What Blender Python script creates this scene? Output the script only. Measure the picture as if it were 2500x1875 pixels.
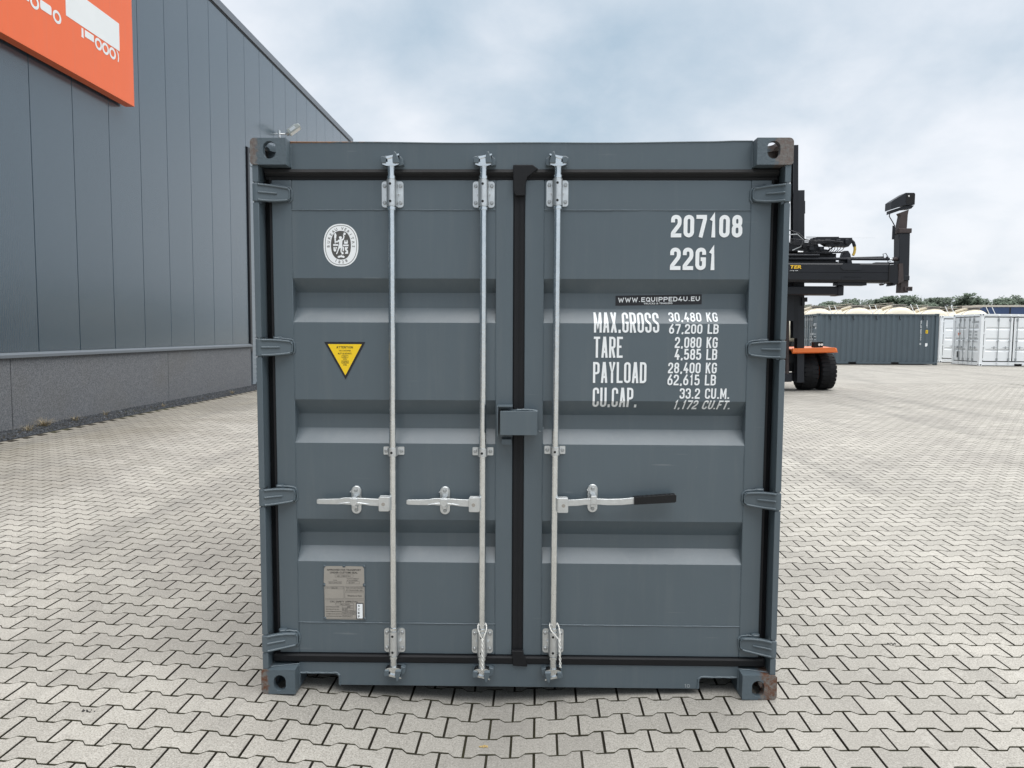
import bpy, bmesh, math, random
from mathutils import Vector, Matrix, noise as mnoise
import numpy as np

for o in list(bpy.data.objects):
    bpy.data.objects.remove(o, do_unlink=True)
SC = bpy.context.scene
COL = SC.collection
rnd = random.Random(7)
PI = math.pi

# ------------------------------------------------------------------ camera
CAM = Vector((0.0829, -3.2760, 1.7190))
PITCH, YAW, ROLL = 0.0713304, 0.0374130, 0.0089617
FPX = 1748.70
fwd = Vector((-math.sin(YAW) * math.cos(PITCH), math.cos(YAW) * math.cos(PITCH), -math.sin(PITCH)))
rgt = Vector((math.cos(YAW), math.sin(YAW), 0))
upv = rgt.cross(fwd)
R_ = rgt * math.cos(ROLL) + upv * math.sin(ROLL)
U_ = -rgt * math.sin(ROLL) + upv * math.cos(ROLL)
cd = bpy.data.cameras.new('camera')
cam = bpy.data.objects.new('camera', cd)
COL.objects.link(cam)
M = Matrix((R_, U_, -fwd)).transposed().to_4x4()
M.translation = CAM
cam.matrix_world = M
cd.sensor_fit = 'HORIZONTAL'
cd.sensor_width = 36.0
cd.lens = FPX / 2500.0 * 36.0
cd.clip_start = 0.05
cd.clip_end = 2000
SC.camera = cam

# ------------------------------------------------------------------ world
SUN_AZ = math.radians(80)      # clockwise from +Y towards +X
SUN_EL = math.radians(80)
W = bpy.data.worlds.new('World')
SC.world = W
W.use_nodes = True
nt = W.node_tree
for n in list(nt.nodes):
    nt.nodes.remove(n)
def N(tree, t, **kw):
    n = tree.nodes.new(t)
    for k, v in kw.items():
        if k.startswith('i_'):
            key = k[2:]
            n.inputs[int(key) if key.isdigit() else key].default_value = v
        else:
            setattr(n, k, v)
    return n
def mathn(tree, op, a, b=None, c=None):
    n = tree.nodes.new('ShaderNodeMath'); n.operation = op
    for i, v in enumerate((a, b, c)):
        if v is None: continue
        if isinstance(v, (int, float)): n.inputs[i].default_value = v
        else: tree.links.new(v, n.inputs[i])
    return n.outputs[0]
def mixc(tree, fac, a, b, mode='MIX'):
    n = tree.nodes.new('ShaderNodeMix'); n.data_type = 'RGBA'; n.blend_type = mode
    for i, v in ((0, fac), (6, a), (7, b)):
        if isinstance(v, (int, float)): n.inputs[i].default_value = v
        elif isinstance(v, tuple): n.inputs[i].default_value = v if len(v) == 4 else (*v, 1)
        else: tree.links.new(v, n.inputs[i])
    return n.outputs[2]
def ramp(tree, fac, stops):
    n = tree.nodes.new('ShaderNodeValToRGB')
    cr = n.color_ramp
    while len(cr.elements) < len(stops): cr.elements.new(0.5)
    for e, (p, c) in zip(cr.elements, stops):
        e.position = p
        e.color = (c, c, c, 1) if isinstance(c, (int, float)) else (*c, 1)
    tree.links.new(fac, n.inputs[0])
    return n.outputs[0]

sky = N(nt, 'ShaderNodeTexSky', sky_type='NISHITA')
sky.sun_disc = False
sky.sun_elevation = SUN_EL
sky.sun_rotation = SUN_AZ
sky.air_density = 1.2
sky.dust_density = 3.0
sky.ozone_density = 1.5
tc = N(nt, 'ShaderNodeTexCoord')
sep = N(nt, 'ShaderNodeSeparateXYZ')
nt.links.new(tc.outputs['Generated'], sep.inputs[0])
den = mathn(nt, 'ADD', mathn(nt, 'MAXIMUM', sep.outputs[2], 0.0), 0.45)
cmb = N(nt, 'ShaderNodeCombineXYZ')
nt.links.new(mathn(nt, 'DIVIDE', sep.outputs[0], den), cmb.inputs[0])
nt.links.new(mathn(nt, 'DIVIDE', sep.outputs[1], den), cmb.inputs[1])
cmb.inputs[2].default_value = 3.7
def wnoise(scale, detail, rough, dist=0.0):
    n = N(nt, 'ShaderNodeTexNoise', i_Scale=scale, i_Detail=detail, i_Roughness=rough, i_Distortion=dist)
    nt.links.new(cmb.outputs[0], n.inputs['Vector'])
    return n.outputs[0]
big = wnoise(1.05, 4, 0.48, 0.1)
mid = wnoise(3.4, 6, 0.55, 0.15)
cl = ramp(nt, mathn(nt, 'ADD', mathn(nt, 'MULTIPLY', big, 0.62), mathn(nt, 'MULTIPLY', mid, 0.38)),
          [(0.38, 0.0), (0.46, 0.30), (0.53, 0.62), (0.60, 0.92), (0.66, 1.0)])
cloudcol = mixc(nt, cl, (0.268, 0.340, 0.405), (0.560, 0.572, 0.598))
skys = N(nt, 'ShaderNodeVectorMath', operation='SCALE')
nt.links.new(sky.outputs[0], skys.inputs[0]); skys.inputs[3].default_value = 0.10
skymix = mixc(nt, 0.92, skys.outputs[0], cloudcol)
bg = N(nt, 'ShaderNodeBackground', i_Strength=1.0)
nt.links.new(skymix, bg.inputs[0])
wo = N(nt, 'ShaderNodeOutputWorld')
nt.links.new(bg.outputs[0], wo.inputs[0])

# ------------------------------------------------------------------ sun
sd = bpy.data.lights.new('sun', 'SUN')
sd.energy = 3.6
sd.angle = math.radians(85)
sd.color = (1.0, 0.982, 0.955)
so = bpy.data.objects.new('sun', sd)
COL.objects.link(so)
sdir = Vector((math.sin(SUN_AZ) * math.cos(SUN_EL), math.cos(SUN_AZ) * math.cos(SUN_EL), math.sin(SUN_EL)))
so.rotation_euler = (-sdir).to_track_quat('-Z', 'Y').to_euler()
so.location = (0, 0, 30)

SC.view_settings.view_transform = 'Standard'
SC.view_settings.look = 'None'
SC.view_settings.exposure = 0.80
SC.view_settings.gamma = 1.0
SC.view_settings.use_curve_mapping = False

# ------------------------------------------------------------------ materials
MATS = {}
def mat(name, col, rough=0.5, metal=0.0, var=0.0, vscale=3.0, bump=0.0, bscale=60.0, spec=0.5,
        speck=0.0, sscale=200.0, objrand=0.0, attr=None, rvar=0.0, extra=None, detail=4, bdist=0.01):
    m = bpy.data.materials.new(name); m.use_nodes = True
    t = m.node_tree
    b = t.nodes['Principled BSDF']
    b.inputs['Roughness'].default_value = rough
    b.inputs['Metallic'].default_value = metal
    b.inputs['Specular IOR Level'].default_value = spec
    co = N(t, 'ShaderNodeTexCoord').outputs['Object']
    c = (*col, 1)
    rgb = N(t, 'ShaderNodeRGB'); rgb.outputs[0].default_value = c
    cur = rgb.outputs[0]
    def nz(scale, det=detail, rg=0.55):
        n = N(t, 'ShaderNodeTexNoise', i_Scale=scale, i_Detail=det, i_Roughness=rg)
        t.links.new(co, n.inputs['Vector']); return n.outputs[0]
    def scalecol(cur, f):
        n = N(t, 'ShaderNodeVectorMath', operation='SCALE')
        t.links.new(cur, n.inputs[0]); t.links.new(f, n.inputs[3]); return n.outputs[0]
    if var:
        v = nz(vscale)
        cur = scalecol(cur, mathn(t, 'ADD', mathn(t, 'MULTIPLY', v, 2 * var), 1 - var))
    if speck:
        v = nz(sscale, 2, 0.7)
        cur = scalecol(cur, mathn(t, 'ADD', mathn(t, 'MULTIPLY', v, 2 * speck), 1 - speck))
    if objrand:
        oi = N(t, 'ShaderNodeObjectInfo')
        cur = scalecol(cur, mathn(t, 'ADD', mathn(t, 'MULTIPLY', oi.outputs['Random'], 2 * objrand), 1 - objrand))
    if attr:
        at = N(t, 'ShaderNodeAttribute', attribute_name=attr[0])
        cur = scalecol(cur, mathn(t, 'ADD', mathn(t, 'MULTIPLY', at.outputs['Fac'], 2 * attr[1]), 1 - attr[1]))
    if extra:
        cur = extra(t, co, cur, b, nz)
    t.links.new(cur, b.inputs['Base Color'])
    if rvar:
        v = nz(vscale * 2.3)
        t.links.new(mathn(t, 'ADD', mathn(t, 'MULTIPLY', v, 2 * rvar), rough - rvar), b.inputs['Roughness'])
    if bump:
        bn = N(t, 'ShaderNodeBump', i_Strength=bump, i_Distance=bdist)
        t.links.new(nz(bscale, 3, 0.6), bn.inputs['Height'])
        t.links.new(bn.outputs[0], b.inputs['Normal'])
    MATS[name] = m
    return m

def grime(t, co, cur, b, nz):
    # faint drips and dust specks on the painted steel
    mp = N(t, 'ShaderNodeMapping'); mp.inputs['Scale'].default_value = (14, 14, 1.1)
    t.links.new(co, mp.inputs[0])
    n = N(t, 'ShaderNodeTexNoise', i_Scale=1.6, i_Detail=5.0, i_Roughness=0.65)
    t.links.new(mp.outputs[0], n.inputs['Vector'])
    f = ramp(t, n.outputs[0], [(0.50, 0.0), (0.78, 0.22)])
    cur = mixc(t, f, cur, (0.15, 0.165, 0.172))
    mp2 = N(t, 'ShaderNodeMapping'); mp2.inputs['Scale'].default_value = (3.0, 3.0, 70.0); mp2.inputs['Rotation'].default_value = (0, 0.9, 0)
    t.links.new(co, mp2.inputs[0])
    n3 = N(t, 'ShaderNodeTexNoise', i_Scale=1.0, i_Detail=2.0, i_Roughness=0.5); t.links.new(mp2.outputs[0], n3.inputs['Vector'])
    sc = mathn(t, 'MULTIPLY', ramp(t, n3.outputs[0], [(0.70, 0.0), (0.74, 0.35)]), ramp(t, nz(2.3, 3), [(0.52, 0.0), (0.62, 1.0)]))
    cur = mixc(t, sc, cur, (0.24, 0.255, 0.265))
    v = N(t, 'ShaderNodeTexVoronoi', i_Scale=26.0); t.links.new(co, v.inputs['Vector'])
    s = ramp(t, v.outputs['Distance'], [(0.0, 0.5), (0.05, 0.0)])
    k = nz(5.0, 2)
    s2 = mathn(t, 'MULTIPLY', s, ramp(t, k, [(0.55, 0.0), (0.66, 1.0)]))
    return mixc(t, s2, cur, (0.36, 0.37, 0.37))

CG = (0.085, 0.1115, 0.1295)
mat('paint', CG, 0.36, spec=0.6, var=0.07, vscale=2.2, bump=0.05, bscale=9.0, rvar=0.07, extra=grime, bdist=0.02)
mat('paint_bead', tuple(c * 1.08 for c in CG), 0.36, var=0.08, vscale=20, bump=0.35, bscale=120)

def rustmix(zones):
    # zones: (axis, threshold, sign, width) -> rust where sign*(coord-threshold) > 0
    def f(t, co, cur, b, nz):
        sp = N(t, 'ShaderNodeSeparateXYZ'); t.links.new(co, sp.inputs[0])
        ax = mathn(t, 'ABSOLUTE', sp.outputs[0])
        n1 = nz(38.0, 5, 0.65)
        nf = nz(48.0, 4, 0.7)
        # scraped outer edge of each fitting
        e = mathn(t, 'MULTIPLY', mathn(t, 'SUBTRACT', ax, 1.176), 26.0)
        e = mathn(t, 'ADD', e, mathn(t, 'MULTIPLY', mathn(t, 'SUBTRACT', n1, 0.5), 1.9))
        # right-hand fittings are worn further in
        rx = mathn(t, 'MULTIPLY', mathn(t, 'SUBTRACT', sp.outputs[0], 1.125), 16.0)
        rx = mathn(t, 'ADD', rx, mathn(t, 'MULTIPLY', mathn(t, 'SUBTRACT', n1, 0.5), 2.6))
        m = mathn(t, 'MAXIMUM', e, rx)
        f0 = ramp(t, m, [(0.15, 0.0), (0.5, 1.0)])
        rust = mixc(t, ramp(t, nf, [(0.42, 0.0), (0.58, 1.0)]), (0.120, 0.042, 0.015), (0.165, 0.150, 0.135))
        hi = mathn(t, 'GREATER_THAN', sp.outputs[2], 1.3)
        dull = mixc(t, nf, (0.10, 0.075, 0.06), (0.20, 0.195, 0.19))
        rust = mixc(t, mathn(t, 'MULTIPLY', hi, 0.70), rust, dull)
        ff = mathn(t, 'MULTIPLY', f0, 0.92)
        return mixc(t, ff, cur, rust)
    return f
mat('paint_rust', CG, 0.5, var=0.07, vscale=8, bump=0.25, bscale=70, extra=rustmix(None))
def headrust(t, co, cur, b, nz):
    sp = N(t, 'ShaderNodeSeparateXYZ'); t.links.new(co, sp.inputs[0])
    n1 = nz(30.0, 5, 0.65)
    m = mathn(t, 'ADD', mathn(t, 'MULTIPLY', mathn(t, 'SUBTRACT', sp.outputs[2], 2.583), 130.0),
              mathn(t, 'MULTIPLY', mathn(t, 'SUBTRACT', -0.86, sp.outputs[0]), 3.0))
    m = mathn(t, 'ADD', m, mathn(t, 'MULTIPLY', mathn(t, 'SUBTRACT', n1, 0.5), 3.0))
    m = mathn(t, 'MULTIPLY', ramp(t, m, [(0.3, 0.0), (0.8, 1.0)]), mathn(t, 'GREATER_THAN', sp.outputs[2], 2.570))
    c2 = grime(t, co, cur, b, nz)
    return mixc(t, m, c2, (0.22, 0.11, 0.06))
mat('paint_header', CG, 0.44, var=0.06, vscale=2.2, bump=0.05, bscale=9.0, extra=headrust, bdist=0.02)
mat('rubber', (0.0075, 0.008, 0.0095), 0.6, spec=0.3, var=0.2, vscale=9, bump=0.1, bscale=120)
mat('rubber_dusty', (0.028, 0.028, 0.029), 0.75, spec=0.3, var=0.3, vscale=14, bump=0.15, bscale=120)
mat('dark', (0.006, 0.006, 0.007), 0.8, var=0.1)
mat('zinc', (0.76, 0.785, 0.795), 0.22, metal=1.0, var=0.16, vscale=26, bump=0.08, bscale=90, rvar=0.10)
mat('zinc_dull', (0.66, 0.68, 0.685), 0.36, metal=0.88, var=0.18, vscale=34, bump=0.12, bscale=110)
mat('zinc_bolt', (0.40, 0.415, 0.42), 0.42, metal=0.85, var=0.2, vscale=60)
mat('rope', (0.74, 0.73, 0.69), 0.8, var=0.15, vscale=300)
mat('letter_white', (0.85, 0.87, 0.88), 0.5, var=0.05, vscale=12)
mat('letter_black', (0.012, 0.012, 0.013), 0.5, var=0.1)
mat('letter_grey', (0.10, 0.095, 0.09), 0.5, var=0.1)
mat('sticker_black', (0.010, 0.010, 0.014), 0.35, var=0.1)
mat('sticker_yellow', (0.90, 0.60, 0.010), 0.4, var=0.03)
mat('emblem_dark', (0.085, 0.082, 0.078), 0.45, var=0.08)
mat('plate_metal', (0.36, 0.335, 0.30), 0.42, metal=0.25, var=0.08, vscale=25)
mat('grip', (0.007, 0.007, 0.008), 0.5, spec=0.35, var=0.15, bump=0.1)
# paving: exposed fine aggregate
def pavx(t, co, cur, b, nz):
    geo = N(t, 'ShaderNodeNewGeometry')
    def wn(scale, det, rg=0.6):
        n = N(t, 'ShaderNodeTexNoise', i_Scale=scale, i_Detail=det, i_Roughness=rg)
        t.links.new(geo.outputs['Position'], n.inputs['Vector']); return n.outputs[0]
    gr = wn(150.0, 3, 0.75)
    cur = mixc(t, ramp(t, gr, [(0.36, 0.75), (0.50, 0.0)]), cur, (0.145, 0.135, 0.12))
    cur = mixc(t, ramp(t, gr, [(0.54, 0.0), (0.70, 0.75)]), cur, (0.50, 0.485, 0.445))
    st = wn(0.9, 5)
    cur = mixc(t, ramp(t, st, [(0.40, 0.0), (0.64, 0.42)]), cur, (0.205, 0.193, 0.176))
    ef = wn(5.0, 5, 0.7)
    cur = mixc(t, ramp(t, ef, [(0.60, 0.0), (0.74, 0.45)]), cur, (0.43, 0.415, 0.385))
    # dirty band along the gravel, widened to paint in shading towards the building
    sp = N(t, 'ShaderNodeSeparateXYZ'); t.links.new(geo.outputs['Position'], sp.inputs[0])
    d = mathn(t, 'MULTIPLY', mathn(t, 'SUBTRACT', -4.6, sp.outputs[0]), 0.55)
    d = mathn(t, 'ADD', d, mathn(t, 'MULTIPLY', mathn(t, 'SUBTRACT', st, 0.5), 1.6))
    cur = mixc(t, ramp(t, d, [(0.0, 0.0), (1.0, 0.55)]), cur, (0.145, 0.127, 0.094))
    # tyre smears along the yard
    mp = N(t, 'ShaderNodeMapping'); mp.inputs['Scale'].default_value = (1.5, 0.16, 1.0); mp.inputs['Rotation'].default_value = (0, 0, 0.35)
    t.links.new(geo.outputs['Position'], mp.inputs[0])
    tn = N(t, 'ShaderNodeTexNoise', i_Scale=1.0, i_Detail=5.0, i_Roughness=0.6); t.links.new(mp.outputs[0], tn.inputs['Vector'])
    cur = mixc(t, ramp(t, tn.outputs[0], [(0.52, 0.0), (0.72, 0.45)]), cur, (0.15, 0.145, 0.135))
    # dark spots
    v = N(t, 'ShaderNodeTexVoronoi', i_Scale=2.1, i_Randomness=1.0); t.links.new(geo.outputs['Position'], v.inputs['Vector'])
    sp2 = ramp(t, v.outputs['Distance'], [(0.0, 0.75), (0.028, 0.0)])
    cur = mixc(t, sp2, cur, (0.05, 0.045, 0.04))
    return cur
PAVC = (0.318, 0.303, 0.272)
mat('paver_single', PAVC, 0.85, objrand=0.12, bump=0.5, bscale=170, extra=pavx, spec=0.25, bdist=0.004)
mat('paver_field', PAVC, 0.85, attr=('tone', 0.12), bump=0.4, bscale=170, extra=pavx, spec=0.25, bdist=0.004)
def farpav(t, co, cur, b, nz):
    cur = pavx(t, co, cur, b, nz)
    geo = N(t, 'ShaderNodeNewGeometry')
    br = N(t, 'ShaderNodeTexBrick', i_Scale=1.0)
    br.offset = 0.5
    t.links.new(geo.outputs['Position'], br.inputs['Vector'])
    br.inputs['Brick Width'].default_value = 0.2
    br.inputs['Row Height'].default_value = 0.14
    br.inputs['Mortar Size'].default_value = 0.004
    br.inputs['Mortar Smooth'].default_value = 0.3
    br.inputs['Color1'].default_value = (1, 1, 1, 1); br.inputs['Color2'].default_value = (0.86, 0.86, 0.86, 1)
    br.inputs['Mortar'].default_value = (0.3, 0.29, 0.26, 1)
    return mixc(t, 1.0, cur, br.outputs[0], 'MULTIPLY')
mat('paving_far', PAVC, 0.85, extra=farpav, spec=0.25)
def jointx(t, co, cur, b, nz):
    m = nz(1.4, 4)
    return mixc(t, ramp(t, m, [(0.5, 0.0), (0.7, 0.7)]), cur, (0.065, 0.066, 0.030))
mat('joint_sand', (0.038, 0.034, 0.028), 0.95, var=0.35, vscale=90, extra=jointx, spec=0.1)
mat('gravel', (0.052, 0.056, 0.062), 0.9, objrand=0, attr=('tone', 0.6), spec=0.2)
mat('straw', (0.27, 0.22, 0.135), 0.8, var=0.25, vscale=30)
# building
def rib(t, co, cur, b, nz):
    b.inputs['Coat Weight'].default_value = 0.45; b.inputs['Specular Tint'].default_value = (0.84, 0.94, 1.0, 1); b.inputs['Coat Roughness'].default_value = 0.16; b.inputs['Coat IOR'].default_value = 1.6
    wv = N(t, 'ShaderNodeTexWave', wave_type='BANDS', bands_direction='Y', i_Scale=9.0, i_Distortion=0.0)
    t.links.new(co, wv.inputs['Vector'])
    bn = N(t, 'ShaderNodeBump', i_Strength=0.10, i_Distance=0.004)
    t.links.new(wv.outputs[0], bn.inputs['Height'])
    n2 = N(t, 'ShaderNodeBump', i_Strength=0.06, i_Distance=0.03)
    t.links.new(nz(1.3, 2), n2.inputs['Height'])
    t.links.new(bn.outputs[0], n2.inputs['Normal'])
    t.links.new(n2.outputs[0], b.inputs['Normal'])
    return cur
mat('cladding', (0.030, 0.050, 0.068), 0.24, var=0.05, vscale=1.0, objrand=0.05, extra=rib, spec=1.0)
mat('fascia', (0.115, 0.13, 0.15), 0.4, var=0.05)
mat('trim_black', (0.012, 0.014, 0.018), 0.45, var=0.1)
mat('flashing', (0.115, 0.131, 0.148), 0.4, var=0.08, vscale=2)
def aggr(t, co, cur, b, nz):
    g = nz(55.0, 3, 0.8)
    cur = mixc(t, ramp(t, g, [(0.40, 0.8), (0.52, 0.0)]), cur, (0.075, 0.08, 0.088))
    cur = mixc(t, ramp(t, g, [(0.55, 0.0), (0.68, 0.8)]), cur, (0.225, 0.235, 0.25))
    s = nz(0.8, 4)
    return mixc(t, ramp(t, s, [(0.5, 0.0), (0.75, 0.35)]), cur, (0.12, 0.112, 0.098))
mat('wash_concrete', (0.150, 0.154, 0.162), 0.85, var=0.08, vscale=0.7, extra=aggr, bump=0.4, bscale=120, spec=0.25)
mat('door_steel', (0.17, 0.20, 0.225), 0.38, var=0.04)
def streak(t, co, cur, b, nz):
    mp = N(t, 'ShaderNodeMapping'); mp.inputs['Scale'].default_value = (9, 9, 0.5)
    t.links.new(co, mp.inputs[0])
    n = N(t, 'ShaderNodeTexNoise', i_Scale=2.0, i_Detail=4.0, i_Roughness=0.6)
    t.links.new(mp.outputs[0], n.inputs['Vector'])
    return mixc(t, ramp(t, n.outputs[0], [(0.5, 0.0), (0.8, 0.25)]), cur, (0.55, 0.16, 0.10))
mat('sign_orange', (0.72, 0.125, 0.032), 0.38, var=0.04, extra=streak)
mat('sign_white', (0.68, 0.70, 0.70), 0.4, var=0.05, vscale=3)
mat('lamp_grey', (0.35, 0.38, 0.37), 0.4, var=0.05)
# forklift
mat('fl_black', (0.010, 0.0115, 0.0155), 0.5, var=0.3, vscale=2, spec=0.35)
mat('fl_dark', (0.015, 0.017, 0.022), 0.5, spec=0.35, var=0.2, vscale=3)
mat('fl_rust', (0.045, 0.033, 0.032), 0.6, var=0.3, vscale=8)
mat('fl_orange', (0.74, 0.17, 0.035), 0.35, var=0.05)
mat('fl_yellow', (0.85, 0.52, 0.03), 0.5, var=0.05)
mat('hose_yellow', (0.52, 0.36, 0.06), 0.6, var=0.1)
mat('tyre', (0.010, 0.0105, 0.012), 0.8, spec=0.25, var=0.25, vscale=6)
mat('steel_bright', (0.72, 0.73, 0.74), 0.2, metal=0.9)
mat('lens', (0.75, 0.75, 0.72), 0.15)
mat('cab_glass', (0.10, 0.20, 0.24), 0.06, spec=0.8)
# yard
mat('far_grey', (0.080, 0.106, 0.124), 0.5, var=0.06, vscale=1.5)
mat('far_white', (0.83, 0.85, 0.86), 0.45, var=0.05, vscale=1.5)
mat('far_rod', (0.36, 0.38, 0.39), 0.45, var=0.06)
mat('tank_cream', (0.66, 0.60, 0.48), 0.4, var=0.05, vscale=1)
mat('tank_frame', (0.34, 0.315, 0.28), 0.6, var=0.12)
mat('tarp_blue', (0.035, 0.065, 0.15), 0.55, var=0.12, vscale=2)
mat('tarp_edge', (0.50, 0.46, 0.40), 0.6, var=0.1)
mat('leaf', (0.052, 0.078, 0.048), 0.7, var=0.35, vscale=0.7, objrand=0.18)
mat('bark', (0.10, 0.08, 0.06), 0.9, var=0.2)

# ------------------------------------------------------------------ mesh builder
class MB:
    def __init__(s): s.v = []; s.f = []
    def add(s, vs, fs):
        o = len(s.v); s.v += [tuple(p) for p in vs]; s.f += [tuple(i + o for i in f) for f in fs]; return s
    def box(s, x0, x1, y0, y1, z0, z1):
        vs = [(x, y, z) for z in (z0, z1) for y in (y0, y1) for x in (x0, x1)]
        return s.add(vs, [(0, 2, 3, 1), (4, 5, 7, 6), (0, 1, 5, 4), (2, 6, 7, 3), (0, 4, 6, 2), (1, 3, 7, 5)])
    def prism(s, poly, a0, a1, ax='y'):
        n = len(poly)
        def mk(p, a):
            u, w = p
            return {'y': (u, a, w), 'z': (u, w, a), 'x': (a, u, w)}[ax]
        vs = [mk(p, a0) for p in poly] + [mk(p, a1) for p in poly]
        fs = [tuple(range(n)), tuple(range(2 * n - 1, n - 1, -1))]
        fs += [(i, (i + 1) % n, n + (i + 1) % n, n + i) for i in range(n)]
        return s.add(vs, fs)
    def cyl(s, p0, p1, r, n=16, r2=None, caps=True, ph=0.0):
        p0 = Vector(p0); p1 = Vector(p1); d = (p1 - p0).normalized()
        a = d.orthogonal().normalized() if abs(d.z) < 0.99 else Vector((1, 0, 0)); b = d.cross(a)
        r2 = r if r2 is None else r2
        vs = []
        for p, rr in ((p0, r), (p1, r2)):
            for i in range(n):
                t = 2 * PI * i / n + ph
                vs.append(p + (a * math.cos(t) + b * math.sin(t)) * rr)
        fs = [(i, (i + 1) % n, n + (i + 1) % n, n + i) for i in range(n)]
        if caps: fs += [tuple(range(n)), tuple(range(2 * n - 1, n - 1, -1))]
        return s.add(vs, fs)
    def tube(s, pts, r, n=8, closed=False, flat=1.0):
        pts = [Vector(p) for p in pts]; m = len(pts)
        vs = []; prev = None
        for i, p in enumerate(pts):
            if closed: d = pts[(i + 1) % m] - pts[i - 1]
            else: d = pts[min(i + 1, m - 1)] - pts[max(i - 1, 0)]
            d.normalize()
            if prev is None:
                a = d.orthogonal().normalized()
            else:
                a = (prev - d * prev.dot(d)).normalized()
            prev = a; b = d.cross(a)
            rr = r[i] if isinstance(r, (list, tuple)) else r
            for k in range(n):
                t = 2 * PI * k / n
                vs.append(p + (a * math.cos(t) + b * math.sin(t)) * rr)
        fs = []
        for i in range(m if closed else m - 1):
            j = (i + 1) % m
            fs += [(i * n + k, i * n + (k + 1) % n, j * n + (k + 1) % n, j * n + k) for k in range(n)]
        if not closed: fs += [tuple(range(n)), tuple(range(m * n - 1, (m - 1) * n - 1, -1))]
        return s.add(vs, fs)
    def lathe(s, prof, c, ax='x', n=32, a0=0, a1=2 * PI):
        # prof: (axial, radius)
        full = abs(a1 - a0 - 2 * PI) < 1e-6
        m = n if full else n + 1
        vs = []
        for i in range(m):
            t = a0 + (a1 - a0) * i / n
            for (h, r) in prof:
                u, w = r * math.cos(t), r * math.sin(t)
                vs.append({'x': (c[0] + h, c[1] + u, c[2] + w), 'y': (c[0] + u, c[1] + h, c[2] + w), 'z': (c[0] + u, c[1] + w, c[2] + h)}[ax])
        k = len(prof)
        fs = []
        for i in range(n):
            j = (i + 1) % m
            fs += [(i * k + q, i * k + q + 1, j * k + q + 1, j * k + q) for q in range(k - 1)]
        return s.add(vs, fs)
    def hexbolt(s, c, r, h, d=(0, -1, 0), ph=0.3):
        c = Vector(c); d = Vector(d)
        s.cyl(c, c + d * h * 0.8, r, 6, ph=ph); s.cyl(c + d * h * 0.8, c + d * h, r * 0.9, 6, r2=r * 0.72, ph=ph); return s
    def mesh(s, name, smooth=35):
        me = bpy.data.meshes.new(name)
        me.from_pydata(s.v, [], s.f)
        bm = bmesh.new(); bm.from_mesh(me)
        bmesh.ops.recalc_face_normals(bm, faces=bm.faces)
        bm.to_mesh(me); bm.free()
        if smooth:
            me.shade_smooth(); me.set_sharp_from_angle(angle=math.radians(smooth))
        return me
    def build(s, name, m, parent=None, bevel=0.0, smooth=35, seg=2):
        return link(name, s.mesh(name, smooth), m, parent, bevel, seg)

def link(name, me, m, parent=None, bevel=0.0, seg=2):
    o = bpy.data.objects.new(name, me)
    COL.objects.link(o)
    if m:
        me.materials.clear(); me.materials.append(MATS[m])
    if parent: o.parent = parent
    if bevel:
        b = o.modifiers.new('bevel', 'BEVEL'); b.width = bevel; b.segments = seg
        b.limit_method = 'ANGLE'; b.angle_limit = math.radians(40); b.harden_normals = False
    return o
def empty(name, loc=(0, 0, 0), rot=(0, 0, 0)):
    o = bpy.data.objects.new(name, None); COL.objects.link(o)
    o.location = loc; o.rotation_euler = rot; o.empty_display_size = 0.2
    return o
def tag(o, label=None, cat=None, group=None, kind=None):
    if label: o['label'] = label
    if cat: o['category'] = cat
    if group: o['group'] = group
    if kind: o['kind'] = kind
    return o
def copy_tree(o, parent=None):
    c = o.copy(); COL.objects.link(c)
    if parent: c.parent = parent
    for ch in list(o.children): copy_tree(ch, c)
    return c
def rrect(x0, x1, z0, z1, r, n=5):
    P = []
    for cx, cz, a in ((x1 - r, z1 - r, 0), (x0 + r, z1 - r, 90), (x0 + r, z0 + r, 180), (x1 - r, z0 + r, 270)):
        for i in range(n + 1):
            t = math.radians(a + 90 * i / n); P.append((cx + r * math.cos(t), cz + r * math.sin(t)))
    return P

# ------------------------------------------------------------------ ground shape
KX = [-200, -60, -7.7, -3.0, -1.22, -0.15, 0.45, 1.22, 2.5, 5.0, 8.3, 14, 20, 30, 60, 400]
KZ = [0.27, 0.27, 0.268, 0.078, -0.006, -0.080, -0.024, 0.006, 0.048, 0.110, 0.172, 0.250, 0.280, 0.300, 0.300, 0.300]
_gx = np.arange(-60, 60.001, 0.02)
_gz = np.interp(_gx, KX, KZ)
_k = np.exp(-0.5 * (np.arange(-30, 31) * 0.02 / 0.13) ** 2); _k /= _k.sum()
_gs = np.convolve(np.pad(_gz, 30, mode='edge'), _k, mode='valid')
_gs = np.minimum(_gs, np.where(np.abs(np.abs(_gx) - 1.14) < 0.1, np.where(_gx < 0, -0.0062, 0.0055), 9))
def gh(x):
    return float(np.interp(x, _gx, _gs))

# ------------------------------------------------------------------ pavement
PX0, PX1, PY0, PY1 = -7.0, 15.0, -2.2, 20.02
PW, PR = 0.2, 0.14
def strip(mb, xs, y0, y1, dz):
    o = len(mb.v)
    for x in xs:
        mb.v += [(x, y0, gh(x) + dz), (x, y1, gh(x) + dz)]
    mb.f += [(o + 2 * i, o + 2 * i + 2, o + 2 * i + 3, o + 2 * i + 1) for i in range(len(xs) - 1)]
def xsr(a, b):
    xs = [x for x in list(np.arange(-10, 31, 0.25)) + [-60, -30, -20, -15, 40, 60, 100, 200, 300] if a < x < b]
    return [a] + sorted(xs) + [b]
mb = MB()
strip(mb, xsr(PX0, 300), PY1 - 0.03, 450, -0.003)
strip(mb, xsr(PX1, 300), PY0, PY1, 0)
strip(mb, xsr(PX0, 300), -80, PY0, 0)
strip(mb, [-300, -60, -30, PX0 - 0.85], -80, 450, -0.02)
pav = mb.build('pavement', 'paving_far')
tag(pav, kind='structure')
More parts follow.
